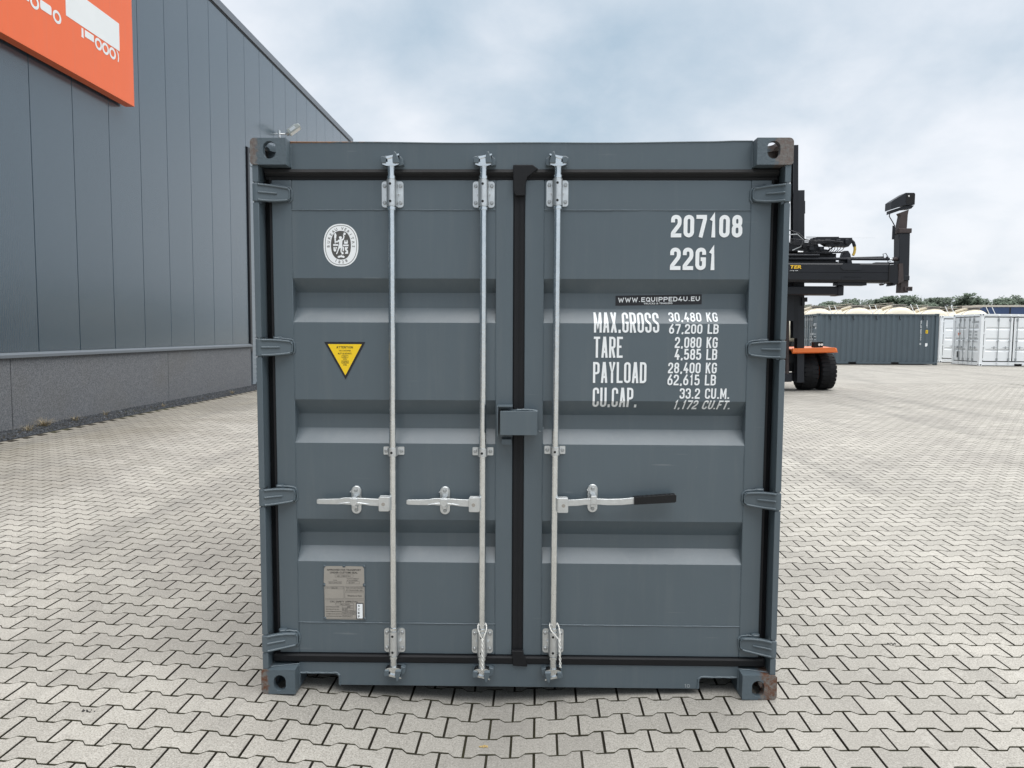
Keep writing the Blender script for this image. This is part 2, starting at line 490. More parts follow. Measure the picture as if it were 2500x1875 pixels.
mb = MB(); strip(mb, xsr(PX0 - 0.4, PX1 + 1.0), PY0 - 0.6, PY1 + 1.0, -0.013)
tag(mb.build('joint_sand', 'joint_sand', pav), kind='stuff')

G = 0.0028
def paver_outline(g):
    a, b, e, w = 0.1 - g, 0.0625 - 0.4 * g, 0.0825 - g, 0.0575 - g
    c = 0.0375 - 0.4 * g
    h = [(-a, -e), (-b, -e), (-c, -w), (c, -w), (b, -e), (a, -e)]
    return h + [(-x, -y) for x, y in h]
O1 = paver_outline(G); O2 = paver_outline(G + 0.0026)
ov = np.array([(x, y, -0.03) for x, y in O1] + [(x, y, -0.0022) for x, y in O1] + [(x, y, 0) for x, y in O2])
of_ = [(i, (i + 1) % 12, 12 + (i + 1) % 12, 12 + i) for i in range(12)] + [(12 + i, 12 + (i + 1) % 12, 24 + (i + 1) % 12, 24 + i) for i in range(12)] + [tuple(range(24, 36))]
cells = []
for r in range(int(math.floor(PY0 / PR)) + 1, int(PY1 / PR)):
    for k in range(int(PX0 / PW) - 1, int(PX1 / PW) + 1):
        x = k * PW + (0.1 if r % 2 else 0.0) - 0.02; y = r * PR + 0.120
        if x < PX0 + 0.1 or x > PX1 - 0.1: continue
        z = gh(x); sl = math.atan2(gh(x + 0.08) - gh(x - 0.08), 0.16)
        d = Vector((x, y, z)) - CAM
        dp = d.dot(fwd)
        vis = False
        if dp > 0.3:
            px = 1250 + FPX * d.dot(R_) / dp; py = 937 - FPX * d.dot(U_) / dp
            vis = -30 < px < 2530 and py < 1900
            if -1.25 < x < 1.25 and y > 0.15: vis = False
        cells.append((x, y, z, sl, dp, vis))
near = sorted([c for c in cells if c[5]], key=lambda c: c[4])[:300]
nearset = {(c[0], c[1]) for c in near}
pm = bpy.data.meshes.new('paver'); pm.from_pydata(ov.tolist(), [], of_)
pm.polygons.foreach_set('material_index', [1] * 24 + [0])
def jit(x, y):
    s = mnoise.noise_vector(Vector((x * 7.3, y * 9.1, 1.7)))
    return s.x * 0.0020, s.y * 0.007, s.z * 0.004
for (x, y, z, sl, dp, vis) in near:
    o = link('paver', pm, None, pav)
    jz, j1, j2 = jit(x, y)
    o.location = (x + jz * 0.5, y, z + jz); o.rotation_euler = (j1 * 0.8, -sl + j2 * 0.8, j2)
pm.materials.append(MATS['paver_single']); pm.materials.append(MATS['joint_sand'])
rest = [c for c in cells if (c[0], c[1]) not in nearset]
VV = []; FF = []; TT = []
for (x, y, z, sl, dp, vis) in rest:
    jz, j1, j2 = jit(x, y)
    far = dp > 8
    vv = ov[12:] if far else ov
    c, s_ = math.cos(j2), math.sin(j2)
    q = np.empty_like(vv)
    q[:, 0] = x + c * vv[:, 0] - s_ * vv[:, 1]; q[:, 1] = y + s_ * vv[:, 0] + c * vv[:, 1]
    q[:, 2] = z + jz + vv[:, 2] + (sl) * vv[:, 0] + j1 * vv[:, 1] + j2 * 0.8 * vv[:, 0]
    o = len(VV)
    VV += q.tolist()
    FF += [tuple(i + o - (12 if far else 0) for i in f) for f in (of_[12:] if far else of_)]
    TT += [rnd.random()] * len(vv)
me = bpy.data.meshes.new('paver_field'); me.from_pydata(VV, [], FF)
at = me.attributes.new('tone', 'FLOAT', 'POINT'); at.data.foreach_set('value', TT)
pf_ = tag(link('paver_field', me, 'paver_field', pav), kind='stuff')
me.materials.append(MATS['joint_sand'])
me.polygons.foreach_set('material_index', [0 if len(f) > 4 else 1 for f in FF])

def crumbs(x, y, n, r, m, label, cat):
    mb = MB()
    for k in range(n):
        a = rnd.uniform(0, 6.28); q = r * rnd.random() ** .6; px, py = x + q * math.cos(a), y + 0.35 * q * math.sin(a); z = gh(px) + 0.001; s_ = rnd.uniform(.003, .007)
        mb.add([(px - s_, py, z), (px, py - s_, z + .002), (px + s_, py, z), (px, py + s_ * .8, z + .001), (px, py, z + s_ * .9)], [(0, 1, 4), (1, 2, 4), (2, 3, 4), (3, 0, 4)])
    tag(mb.build('crumbs', m, smooth=0), label, cat, kind='stuff')
mat('crumb_tan', (0.40, 0.29, 0.12), 0.9, var=0.3, vscale=200)
mat('crumb_dark', (0.03, 0.028, 0.026), 0.9)
crumbs(-0.135, -0.30, 26, 0.022, 'crumb_tan', None, None)
crumbs(-1.9, -0.28, 12, 0.03, 'crumb_dark', None, None)
crumbs(2.02, 0.62, 14, 0.05, 'crumb_dark', None, None)

# ------------------------------------------------------------------ stroke lettering
def GL(s):
    # strokes separated by '|'; points 'x,y' or 'x,y,r' (rounded), trailing 'c' = closed
    out = []
    for st in s.split('|'):
        st = st.strip(); closed = st.endswith('c')
        if closed: st = st[:-1]
        out.append(([tuple(float(q) for q in p.split(',')) for p in st.split()], closed))
    return out
R5 = '.5'
GLY = {
 '0': GL('0,0,.5 1,0,.5 1,1,.5 0,1,.5 c'), 'O': GL('0,0,.5 1,0,.5 1,1,.5 0,1,.5 c'),
 '1': GL('.12,.80 .62,1.02 .62,-.06'),
 '2': GL('0,.70 0,1,.5 1,1,.5 1,.60,.25 0,.12,.1 0,0 1.06,0'),
 '3': GL('0,.74 0,1,.5 1,1,.5 1,.53,.35 .40,.53|.40,.53 1,.53,.35 1,0,.5 0,0,.5 0,.26'),
 '4': GL('.62,1.06 0,.28 1.10,.28|.72,.52 .72,-.06'),
 '5': GL('.98,1 .08,1 .08,.56 1,.62,.4 1,0,.5 0,0,.5 0,.24'),
 '6': GL('.80,1.05 .02,.50 0,.30|0,0,.5 1,0,.5 1,.58,.5 0,.58,.5 c'),
 '7': GL('-.06,1 1,1 1,.86 .38,-.06'),
 '8': GL('0,0,.5 1,0,.5 1,.53,.5 0,.53,.5 c|.04,.53,.5 .96,.53,.5 .96,1,.5 .04,1,.5 c'),
 'A': GL('0,-.06 .44,1.04|1,-.06 .56,1.04|.18,.26 .82,.26'),
 'B': GL('0,-.06 0,1.06|0,1 1,1,.45 1,.53,.4 0,.53|0,.53 1,.53,.4 1,0,.45 0,0'),
 'C': GL('1,.72 1,1,.5 0,1,.5 0,0,.5 1,0,.5 1,.28'),
 'D': GL('0,-.06 0,1.06|0,1 1,1,.55 1,0,.55 0,0'),
 'E': GL('1.1,1 0,1 0,0 1.1,0|0,.53 .95,.53'),
 'F': GL('1.1,1 0,1 0,-.06|0,.53 .95,.53'),
 'G': GL('1,.72 1,1,.5 0,1,.5 0,0,.5 1,0,.45 1,.48 .50,.48'),
 'I': GL('.5,-.06 .5,1.06'),
 'K': GL('0,-.06 0,1.06|1,1.05 .05,.42|.34,.60 1.02,-.06'),
 'L': GL('0,1.06 0,0 1.1,0'),
 'M': GL('0,-.06 0,1.06|1,-.06 1,1.06|.06,.97 .5,.22 .94,.97'),
 'N': GL('0,-.06 0,1.06|1,-.06 1,1.06|.04,.98 .96,.02'),
 'P': GL('0,-.06 0,1.06|0,1 1,1,.5 1,.46,.5 0,.46'),
 'R': GL('0,-.06 0,1.06|0,1 1,1,.5 1,.48,.45 0,.48|.5,.48 1,-.06'),
 'S': GL('1,.74 1,1,.5 0,1,.5 0,.62,.35 1,.40,.35 1,0,.5 0,0,.5 0,.26'),
 'T': GL('-.06,1 1.06,1|.5,1 .5,-.06'),
 'U': GL('0,1.06 0,0,.5 1,0,.5 1,1.06'),
 'W': GL('0,1.06 .25,-.02 .5,.80 .75,-.02 1,1.06'), 'Q': GL('0,0,.5 1,0,.5 1,1,.5 0,1,.5 c|.58,.30 1.06,-.06'),
 'V': GL('0,1.06 .5,-.04 1,1.06'),
 'X': GL('0,-.06 1,1.06|0,1.06 1,-.06'),
 'Y': GL('0,1.06 .5,.45 1,1.06|.5,.50 .5,-.06'),
 '.': GL('.5,-.08 .5,.10'), ',': GL('.62,.10 .40,-.16'),
}
GW = {'W': 1.45, '1': .78, 'I': .40, 'M': 1.22, '.': .42, ',': .46, ' ': .62, 'L': .92, 'E': .92, 'F': .92, 'T': .98}
def rounded(pts, closed, W_, H_, t):
    def e(v, S): return 0.0 if v < -.03 else (S if v > 1.03 else t + v * (S - 2 * t))
    P = [(e(p[0], W_), e(p[1], H_)) for p in pts]
    n = len(P); out = []
    for i in range(n):
        r = pts[i][2] if len(pts[i]) > 2 else 0
        if r and (closed or 0 < i < n - 1):
            p = Vector(P[i]); a = Vector(P[i - 1]) - p; b = Vector(P[(i + 1) % n]) - p
            d = min(r * (W_ - 2 * t), a.length * 0.5, b.length * 0.5)
            a.normalize(); b.normalize()
            s, e = p + a * d, p + b * d
            for k in range(7):
                u = k / 6; out.append(tuple((1 - u) ** 2 * s * 1 + 2 * u * (1 - u) * (p * 0.82 + (s + e) * 0.09) + u * u * e))
        else: out.append(P[i])
    res = []
    for q in out:
        if not res or (Vector(q) - Vector(res[-1])).length > 1e-5: res.append(q)
    if closed and (Vector(res[0]) - Vector(res[-1])).length < 1e-5: res.pop()
    return res
def stroke_text(body, x0, x1, z0, z1, bold, slant=0.0, wave=0.0):
    # returns list of (verts2d, faces, layer) filling the box x0..x1, z0..z1
    H_ = z1 - z0
    adv = [GW.get(ch, 1.0) for ch in body]
    tot = sum(adv) + 0.20 * (len(body) - 1)
    u = (x1 - x0) / tot
    t = bold * H_ * 0.5
    x = x0; V2 = []; F2 = []
    for ch, a in zip(body, adv):
        W_ = a * u
        if ch in GLY:
            for li, (pts, closed) in enumerate(GLY[ch]):
                if ch in '.,':
                    pl = [(W_ * p[0], t + p[1] * (H_ - 2 * t)) for p in pts]; tt = t * 1.05
                else:
                    pl = rounded(pts, closed, W_, H_, t); tt = t
                m = len(pl); base = len(V2)
                for i in range(m):
                    p = Vector(pl[i])
                    d0 = (p - Vector(pl[i - 1])) if (closed or i > 0) else None
                    d1 = (Vector(pl[(i + 1) % m]) - p) if (closed or i < m - 1) else None
                    if d0 is None: d0 = d1
                    if d1 is None: d1 = d0
                    d0 = d0.normalized(); d1 = d1.normalized()
                    n0 = Vector((-d0.y, d0.x)); n1 = Vector((-d1.y, d1.x))
                    b = (n0 + n1)
                    if b.length < 1e-4: b = n0
                    b.normalize()
                    k = min(1.0 / max(b.dot(n0), 0.35), 2.4)
                    for sg in (1, -1):
                        q = p + b * (sg * tt * k)
                        V2.append((x + q.x + slant * q.y, z0 + q.y, li))
                for i in range(m if closed else m - 1):
                    j = (i + 1) % m
                    F2.append((base + 2 * i, base + 2 * i + 1, base + 2 * j + 1, base + 2 * j))
        x += (a + 0.20) * u
    return V2, F2
ZBR = []
def finish_print(V2, F2, name, m, parent, yfun, lift=0.0009, breaks=()):
    me = bpy.data.meshes.new(name)
    me.from_pydata([(v[0], -(v[2] if len(v) > 2 else 0) * 0.00016, v[1]) for v in V2], [], F2)
    if breaks:
        zs = [v[1] for v in V2]
        bm = bmesh.new(); bm.from_mesh(me)
        for b in breaks:
            if min(zs) < b < max(zs):
                bmesh.ops.bisect_plane(bm, geom=bm.verts[:] + bm.edges[:] + bm.faces[:], plane_co=(0, 0, b), plane_no=(0, 0, 1))
        bm.to_mesh(me); bm.free()
    for v in me.vertices:
        v.co.y += yfun(v.co.z) - lift
    return link(name, me, m, parent)
_dg = None
def font_poly(body, bold=0.0, res=3):
    cu = bpy.data.curves.new('txt', 'FONT'); cu.body = body; cu.resolution_u = res; cu.offset = bold
    o = bpy.data.objects.new('txt', cu); COL.objects.link(o)
    dg = bpy.context.evaluated_depsgraph_get()
    me = bpy.data.meshes.new_from_object(o.evaluated_get(dg))
    V2 = [(v.co.x, v.co.y) for v in me.vertices]; F2 = [tuple(p.vertices) for p in me.polygons]
    bpy.data.objects.remove(o); bpy.data.meshes.remove(me); bpy.data.curves.remove(cu)
    return V2, F2
def fit(V2, x0, x1, z0, z1):
    xs = [v[0] for v in V2]; zs = [v[1] for v in V2]
    a, b, c, d = min(xs), max(xs), min(zs), max(zs)
    return [(x0 + (v[0] - a) / (b - a) * (x1 - x0), z0 + (v[1] - c) / (d - c) * (z1 - z0)) for v in V2]

# ------------------------------------------------------------------ main container
KY, KR = 0.0214374, -0.0048651
K = empty('shipping_container', (0, 0, 0), (0, KR, KY))
tag(K, 'dark grey shipping container seen from its closed doors, large in the foreground', 'container')
DY = 0.075
RC = [(1.970, 1.906, 1.835, 1.765), (1.402, 1.329, 1.261, 1.195), (0.829, 0.750, 0.684, 0.622)]
DEP = 0.055
PZ = [0.322]; PYY = [DY]
for a, b, c, d in reversed(RC):
    PZ += [d, c, b, a]; PYY += [DY, DY + DEP, DY + DEP, DY]
PZ.append(2.283); PYY.append(DY)
def prof(z): return float(np.interp(z, PZ, PYY))
BRK = PZ[1:-1]

# corner fittings (hollow castings with apertures)
def fitting_mesh():
    m0 = MB(); poly = []
    r = 0.020
    x0, x1, z0, z1 = 1.057, 1.219, 0.0, 0.118
    P = [(x0, z0), (x1 - 0.012, z0)]
    P += [(x1 - 0.012 + 0.012 * math.sin(t), z0 + 0.012 - 0.012 * math.cos(t)) for t in (0.4, 0.8, 1.2, 1.5708)]
    P += [(x1 - r + r * math.cos(t), z1 - r + r * math.sin(t)) for t in (0, 0.3, 0.6, 0.9, 1.2, 1.5708)]
    P += [(x0, z1)]
    m0.prism(P, 0.0, 0.178)
    a = m0.build('c0', None)
    cut = []
    c = MB(); c.box(1.082, 1.194, 0.028, 0.150, 0.028, 0.090); cut.append(c.build('c1', None))
    c = MB(); c.prism(rrect(1.102, 1.160, 0.026, 0.104, 0.0285, 6), -0.05, 0.05); cut.append(c.build('c2', None))
    c = MB(); c.prism(rrect(0.055, 0.125, 0.030, 0.098, 0.025, 6), 1.15, 1.30, 'x'); cut.append(c.build('c3', None))
    c = MB(); c.prism(rrect(1.106, 1.169, 0.030, 0.148, 0.030, 6), 0.07, 0.20, 'z'); cut.append(c.build('c4', None))
    for q in cut:
        bo = a.modifiers.new('b', 'BOOLEAN'); bo.operation = 'DIFFERENCE'; bo.object = q; bo.solver = 'EXACT'
    dg = bpy.context.evaluated_depsgraph_get(); dg.update()
    me = bpy.data.meshes.new_from_object(a.evaluated_get(dg))
    for q in cut + [a]: bpy.data.objects.remove(q)
    return me
FM = fitting_mesh()
def place_fit(sx, top, rear):
    me = FM.copy(); me.name = 'corner_fitting'
    for v in me.vertices:
        x, y, z = v.co
        if not top: z = 0.118 - z
        v.co = (x * sx, (6.058 - y) if rear else y, z + (2.473 if top else 0))
    flips = (sx < 0) + (not top) + rear
    if flips % 2: me.flip_normals()
    me.shade_smooth(); me.set_sharp_from_angle(angle=math.radians(35))
    return link('corner_fitting', me, 'paint_rust', K)
for sx in (-1, 1):
    for top in (0, 1):
        for rear in (0, 1): place_fit(sx, top, rear)

HZ = [2.351, 1.647, 0.945, 0.242]
for sx in (-1, 1):
    mb = MB()
    edges = [2.473]
    for h in HZ: edges += [h + 0.046, h - 0.046]
    edges.append(0.118)
    for i in range(0, len(edges), 2):
        t, b = edges[i], edges[i + 1]
        xa, xb = sorted((sx * 1.213, sx * 1.186))
        mb.box(xa, xb, 0.006, 0.062, b, t)
    xa, xb = sorted((sx * 1.2125, sx * 1.150))
    mb.box(xa, xb, 0.110, 0.175, 0.118, 2.473)
    xa, xb = sorted((sx * 1.2120, sx * 1.190))
    mb.box(xa, xb, 0.0625, 0.112, 0.118, 2.473)
    mb.build('corner_post', 'paint', K, bevel=0.002)
    # rear post
    mb = MB(); xa, xb = sorted((sx * 1.213, sx * 1.10)); mb.box(xa, xb, 5.95, 6.05, 0.118, 2.473); mb.build('corner_post', 'paint', K)

# door header with a slightly sagging upper edge
mb = MB(); n = 24
for i in range(n + 1):
    x = -1.056 + 2.112 * i / n
    u = (x / 1.056)
    sag = -0.0065 * (1 - u * u) + 0.0012 * math.sin(9 * u + 1) + (0.003 if x > 0.9 else 0)
    zt = 2.5925 + sag
    mb.v += [(x, 0.066, 2.466), (x, 0.064, zt - 0.006), (x, 0.061, zt - 0.003), (x, 0.062, zt), (x, 0.20, zt + 0.002), (x, 0.20, 2.466)]
for i in range(n):
    a = i * 6; b = a + 6
    mb.f += [(a + k, a + (k + 1) % 6, b + (k + 1) % 6, b + k) for k in range(6)]
mb.f += [tuple(range(6)), tuple(range(n * 6 + 5, n * 6 - 1, -1))]
mb.build('door_header', 'paint_header', K)
# door sill with two fork pockets
SP = [(-1.056, 0.128), (-1.056, 0.068), (-0.885, 0.068), (-0.874, 0.064), (-0.868, 0.055), (-0.868, 0.015), (0.872, 0.016), (0.872, 0.058), (0.877, 0.067), (0.886, 0.071),
      (1.056, 0.071), (1.056, 0.130)]
mb = MB(); mb.prism(SP, 0.066, 0.080)
mb.box(-1.05, 1.05, 0.081, 0.20, 0.112, 0.127)
mb.box(-0.86, 0.865, 0.0805, 0.20, 0.017, 0.025)
mb.build('door_sill', 'paint', K, bevel=0.0015)
def bead(mb, pts, r=0.0030, step=0.02, amp=0.0009):
    out = []
    for i in range(len(pts) - 1):
        a, b = Vector(pts[i]), Vector(pts[i + 1]); k = max(1, int((b - a).length / step))
        out += [a.lerp(b, j / k) for j in range(k)]
    out.append(Vector(pts[-1]))
    out = [p + Vector((rnd.uniform(-amp, amp), 0, rnd.uniform(-amp, amp))) for p in out]
    mb.tube(out, [r * rnd.uniform(0.75, 1.25) for _ in out], 6)
mb = MB(); bead(mb, [(-1.056, .0655, .075), (-0.876, .0655, .075), (-0.862, .0655, .066), (-0.860, .0655, .016)], 0.0045, 0.012, 0.002); mb.build('weld_bead', 'paint_bead', K)
mb = MB(); bead(mb, [(1.056, .0655, .076), (0.880, .0655, .076), (0.866, .0655, .066), (0.864, .0655, .017)], 0.0045, 0.02, 0.0008); mb.build('weld_bead', 'paint_bead', K)
for sx in (-1, 1):
    mb = MB(); bead(mb, [(sx * 1.0555, .064, 2.474), (sx * 1.0555, .064, 2.58)], 0.0035); mb.build('weld_bead', 'paint_bead', K)
    mb = MB(); bead(mb, [(sx * 1.0555, .064, .016), (sx * 1.0555, .064, .118)], 0.004, 0.014, 0.0012); mb.build('weld_bead', 'paint_bead', K)
    mb = MB(); bead(mb, [(sx * 1.0555, .064, .1195), (sx * 1.185, .03, .1195)], 0.003); mb.build('weld_bead', 'paint_bead', K)

# body of the box behind the doors
def corr_wall(mb, x, y0, y1, z0, z1, sx):
    pts = []; y = y0; st = 0
    while y < y1:
        pts += [(x, y), (x, min(y + .07, y1)), (x - sx * .036, min(y + .138, y1)), (x - sx * .036, min(y + .21, y1))]
        y += .278
    pts.append((x, y1))
    o = len(mb.v)
    for px, py in pts: mb.v += [(px, py, z0), (px, py, z1)]
    mb.f += [(o + 2 * i, o + 2 * i + 2, o + 2 * i + 3, o + 2 * i + 1) for i in range(len(pts) - 1)]
for sx in (-1, 1):
    mb = MB(); corr_wall(mb, sx * 1.208, 0.178, 5.95, 0.16, 2.53, sx); mb.build('side_wall', 'paint', K, smooth=0)
    mb = MB(); xa, xb = sorted((sx * 1.213, sx * 1.16)); mb.box(xa, xb, 0.18, 5.88, 0.010, 0.16); mb.box(xa, xb, 0.18, 5.88, 2.53, 2.586); mb.build('side_rail', 'paint', K)
mb = MB(); mb.box(-1.16, 1.16, 0.205, 5.95, 2.560, 2.580); mb.build('roof_panel', 'paint', K)
mb = MB(); mb.box(-1.16, 1.16, 0.205, 5.95, 0.14, 0.168); mb.build('floor_panel', 'dark', K)
mb = MB(); mb.box(-1.10, 1.10, 5.96, 6.03, 0.12, 2.56); mb.build('end_wall', 'paint', K)
for i in range(10):
    mb = MB(); y = 0.6 + i * 0.52; mb.box(-1.15, 1.15, y, y + 0.05, 0.03, 0.139); mb.build('cross_member', 'dark', K)

# doors
DOORS = {}
for side, (xo, xi, wo_, wi) in {'L': (-1.151, -0.030, -1.059, -0.111), 'R': (1.152, 0.0235, 1.060, 0.112)}.items():
    s = -1 if side == 'L' else 1
    mb = MB()
    def bx(a, b, z0, z1, y0=DY, y1=DY + 0.05):
        a, b = sorted((a, b)); mb.box(a, b, y0, y1, z0, z1)
    bx(xo, wo_, 0.170, 2.420, DY, DY + 0.07)
    bx(wi, xi, 0.170, 2.420, DY, DY + 0.07)
    bx(wo_ - s * 0.0005, wi + s * 0.0005, 2.283, 2.4195, DY + 0.0004)
    bx(wo_ - s * 0.0005, wi + s * 0.0005, 0.1705, 0.322, DY + 0.0004)
    D = mb.build('door', 'paint', K, bevel=0.003)
    DOORS[side] = D
    # corrugated panel
    mb = MB(); a, b = sorted((wo_, wi)); nx = 10
    zz = []
    for z in PZ: zz.append((z, prof(z)))
    prev = None; fine = []
    for i in range(len(zz) - 1):
        k = 6
        for j in range(k):
            t = j / k; fine.append((zz[i][0] + (zz[i + 1][0] - zz[i][0]) * t, zz[i][1] + (zz[i + 1][1] - zz[i][1]) * t))
    fine.append(zz[-1])
    for z, y in fine:
        for i in range(nx + 1):
            x = a + (b - a) * i / nx
            bul = 0.0028 * mnoise.noise(Vector((x * 2.6, 3.0, z * 2.2))) * math.sin(PI * i / nx)
            mb.v.append((x, y + 0.001 + bul, z))
    mb.f = [(r * (nx + 1) + i, r * (nx + 1) + i + 1, (r + 1) * (nx + 1) + i + 1, (r + 1) * (nx + 1) + i) for r in range(len(fine) - 1) for i in range(nx)]
    mb.build('door_panel', 'paint', D, smooth=12)
    # weld beads round the panel
    mb = MB()
    for z in (2.2835, 0.3215): bead(mb, [(a, DY - 0.0002, z), (b, DY - 0.0002, z)], 0.0028, 0.03, 0.0005)
    for x in (a, b):
        pts = [(x, prof(z) + 0.0005, z) for z in PZ]
        bead(mb, pts, 0.0020, 0.025, 0.0010)
        bead(mb, [(x, DY, 2.283), (x, DY, 2.41)], 0.0014, 0.03, 0.0004)
        bead(mb, [(x, DY, 0.175), (x, DY, 0.322)], 0.0014, 0.03, 0.0004)
    mb.build('weld_bead', 'paint_bead', D)
    # rubber gaskets: top (two lips), bottom, hinge side, meeting edge
    xa, xb = sorted((xo + s * 0.026, xi - s * 0.02))
    mb = MB(); mb.prism([(0.058, 2.452), (0.063, 2.466), (0.10, 2.466), (0.10, 2.446), (0.066, 2.446)], xa, xb, 'x'); mb.build('gasket', 'rubber_dusty', D)
    mb = MB(); mb.prism([(0.066, 2.4455), (0.071, 2.436), (0.078, 2.432), (0.080, 2.421), (0.12, 2.421), (0.12, 2.4455)], xa, xb, 'x'); mb.build('gasket', 'rubber', D)
    mb = MB(); mb.prism([(0.062, 0.169), (0.056, 0.162), (0.058, 0.136), (0.066, 0.129), (0.12, 0.129), (0.12, 0.169)], xa, xb, 'x'); mb.build('gasket', 'rubber_dusty' if False else 'rubber', D)
    mb = MB(); p, q = sorted((xo + s * 0.001, xo + s * 0.033))
    mb.prism([(xo + s * 0.001, 0.079), (xo + s * 0.010, 0.076), (xo + s * 0.016, 0.083), (xo + s * 0.034, 0.092), (xo + s * 0.034, 0.109), (xo + s * 0.001, 0.115)], 0.135, 2.44, 'z'); mb.build('gasket', 'rubber', D)
# meeting-edge seal and its moulded corner block
mb = MB(); mb.prism([(-0.0295, 0.074), (-0.025, 0.069), (-0.017, 0.069), (-0.012, 0.0725), (-0.005, 0.073), (0.003, 0.070), (0.012, 0.071), (0.018, 0.075), (0.023, 0.078), (0.023, 0.12), (-0.0295, 0.12)], 0.150, 2.44, 'z')
mb.build('gasket', 'rubber', DOORS['R'])
mb = MB(); mb.prism([(-0.032, 2.484), (0.058, 2.484), (0.082, 2.466), (0.034, 2.430), (0.025, 2.40), (0.025, 2.345), (-0.022, 2.345), (-0.032, 2.372)], 0.052, 0.0735)
mb.build('gasket', 'rubber', DOORS['R'], bevel=0.003)
mb = MB(); mb.prism([(-0.030, 0.200), (0.024, 0.200), (0.030, 0.172), (0.040, 0.164), (0.046, 0.122), (-0.024, 0.126)], 0.052, 0.0725)
mb.build('gasket', 'rubber', DOORS['R'], bevel=0.003)

# hinges
def hinge(s, zc, D):
    mb = MB()
    xr = [1.2135, 1.200, 1.188, 1.176, 1.150, 1.115, 1.085, 1.070, 1.061]
    yf = [0.004, 0.001, 0.003, 0.012, 0.027, 0.043, 0.053, 0.057, 0.061]
    hh = [0.0395, 0.0395, 0.0395, 0.0395, 0.0395, 0.037, 0.0335, 0.031, 0.024]
    k = len(xr)
    for x, y, h in zip(xr, yf, hh):
        mb.v += [(s * x, y, zc - h), (s * x, y, zc + h), (s * x, y + 0.016, zc + h), (s * x, y + 0.016, zc - h)]
    for i in range(k - 1):
        a = 4 * i; b = a + 4
        mb.f += [(a + j, a + (j + 1) % 4, b + (j + 1) % 4, b + j) for j in range(4)]
    mb.f += [(0, 1, 2, 3), (4 * k - 1, 4 * k - 2, 4 * k - 3, 4 * k - 4)]
    # raised edge ribs and centre rib
    for sg in (1, -1):
        mb.tube([(s * xr[i], yf[i] - 0.002, zc + sg * (hh[i] - 0.005)) for i in range(2, 8)], 0.0058, 8)
    mb.tube([(s * xr[i], yf[i] - 0.002, zc + 0.001) for i in range(2, 6)], 0.0055, 8)
    xm = 0.5 * (xr[5] + xr[6])
    mb.tube([(s * xr[7], yf[7] - 0.0015, zc + 0.024), (s * (xr[8] + 0.001), yf[8] - 0.0015, zc + 0.015), (s * (xr[8] + 0.001), yf[8] - 0.0015, zc - 0.015), (s * xr[7], yf[7] - 0.0015, zc - 0.024)], 0.004, 6)
    bead(mb, [(s * 1.145, 0.055, zc + 0.043), (s * 1.10, 0.068, zc + 0.040), (s * 1.066, 0.073, zc + 0.034), (s * 1.056, 0.074, zc + 0.020), (s * 1.056, 0.074, zc - 0.02), (s * 1.066, 0.073, zc - 0.034)], 0.006, 0.012, 0.0015)
    mb.box(min(s * 1.151, s * 1.115), max(s * 1.151, s * 1.115), 0.058, 0.0745, zc + 0.036, zc + 0.050)
    # pin lugs on the post
    mb.cyl((s * 1.199, 0.018, zc + 0.040), (s * 1.199, 0.018, zc + 0.047), 0.012, 10)
    mb.cyl((s * 1.199, 0.018, zc - 0.040), (s * 1.199, 0.018, zc - 0.047), 0.012, 10)
    return mb.build('hinge', 'paint', D, bevel=0.0018)
for sd_, s in (('L', -1), ('R', 1)):
    for z in HZ: hinge(s, z, DOORS[sd_])

# locking gear
def shared(name, mbx, smooth=35): return mbx.mesh(name, smooth)
BOLT = shared('bolt', MB().hexbolt((0, 0, 0), 0.0092, 0.0085))
HOLE = shared('hole', MB().cyl((0, 0.002, 0), (0, -0.0006, 0), 0.0058, 14))
def put(me, name, m, parent, loc, bevel=0.0):
    o = link(name, me, None, parent); 
    if not me.materials: me.materials.append(MATS[m])
    o.location = loc; return o
def plate_mesh():
    mb = MB()
    mb.prism(rrect(-0.050, 0.050, -0.059, 0.059, 0.013), -0.006, 0.0)
    # saddle over the bar
    P = [(-0.026, 0.0)] + [(-0.0225 * math.cos(t), -0.035 - 0.0235 * math.sin(t)) for t in np.linspace(0.05, PI - 0.05, 12)] + [(0.026, 0.0)]
    o = len(mb.v); zs = (-0.059, 0.059)
    mb.prism([(a, b) for a, b in P], zs[0], zs[1], 'z')
    for sx in (-1, 1): mb.prism([(sx * 0.022, 0.006), (sx * 0.031, 0), (sx * 0.022, -0.006)], -0.02, -0.005)
    return mb.mesh('bearing_bracket')
PLM = plate_mesh()
COLM = MB().cyl((0, 0, -0.0065), (0, 0, 0.0065), 0.0212, 20).mesh('collar')
def clamp_mesh():
    mb = MB()
    for sx in (-1, 1):
        a, b = sorted((sx * 0.022, sx * 0.049)); mb.prism(rrect(a, b, -0.019, 0.019, 0.004), -0.005, 0.0)
    P = []
    for t in np.linspace(0, PI, 13): P.append((-0.0225 * math.cos(t), -0.034 - 0.024 * math.sin(t)))
    outer = [(-0.0225, 0.0)] + P + [(0.0225, 0.0)]
    mb.prism(outer, -0.019, 0.019, 'z')
    return mb.mesh('rod_clamp')
CLM = clamp_mesh()
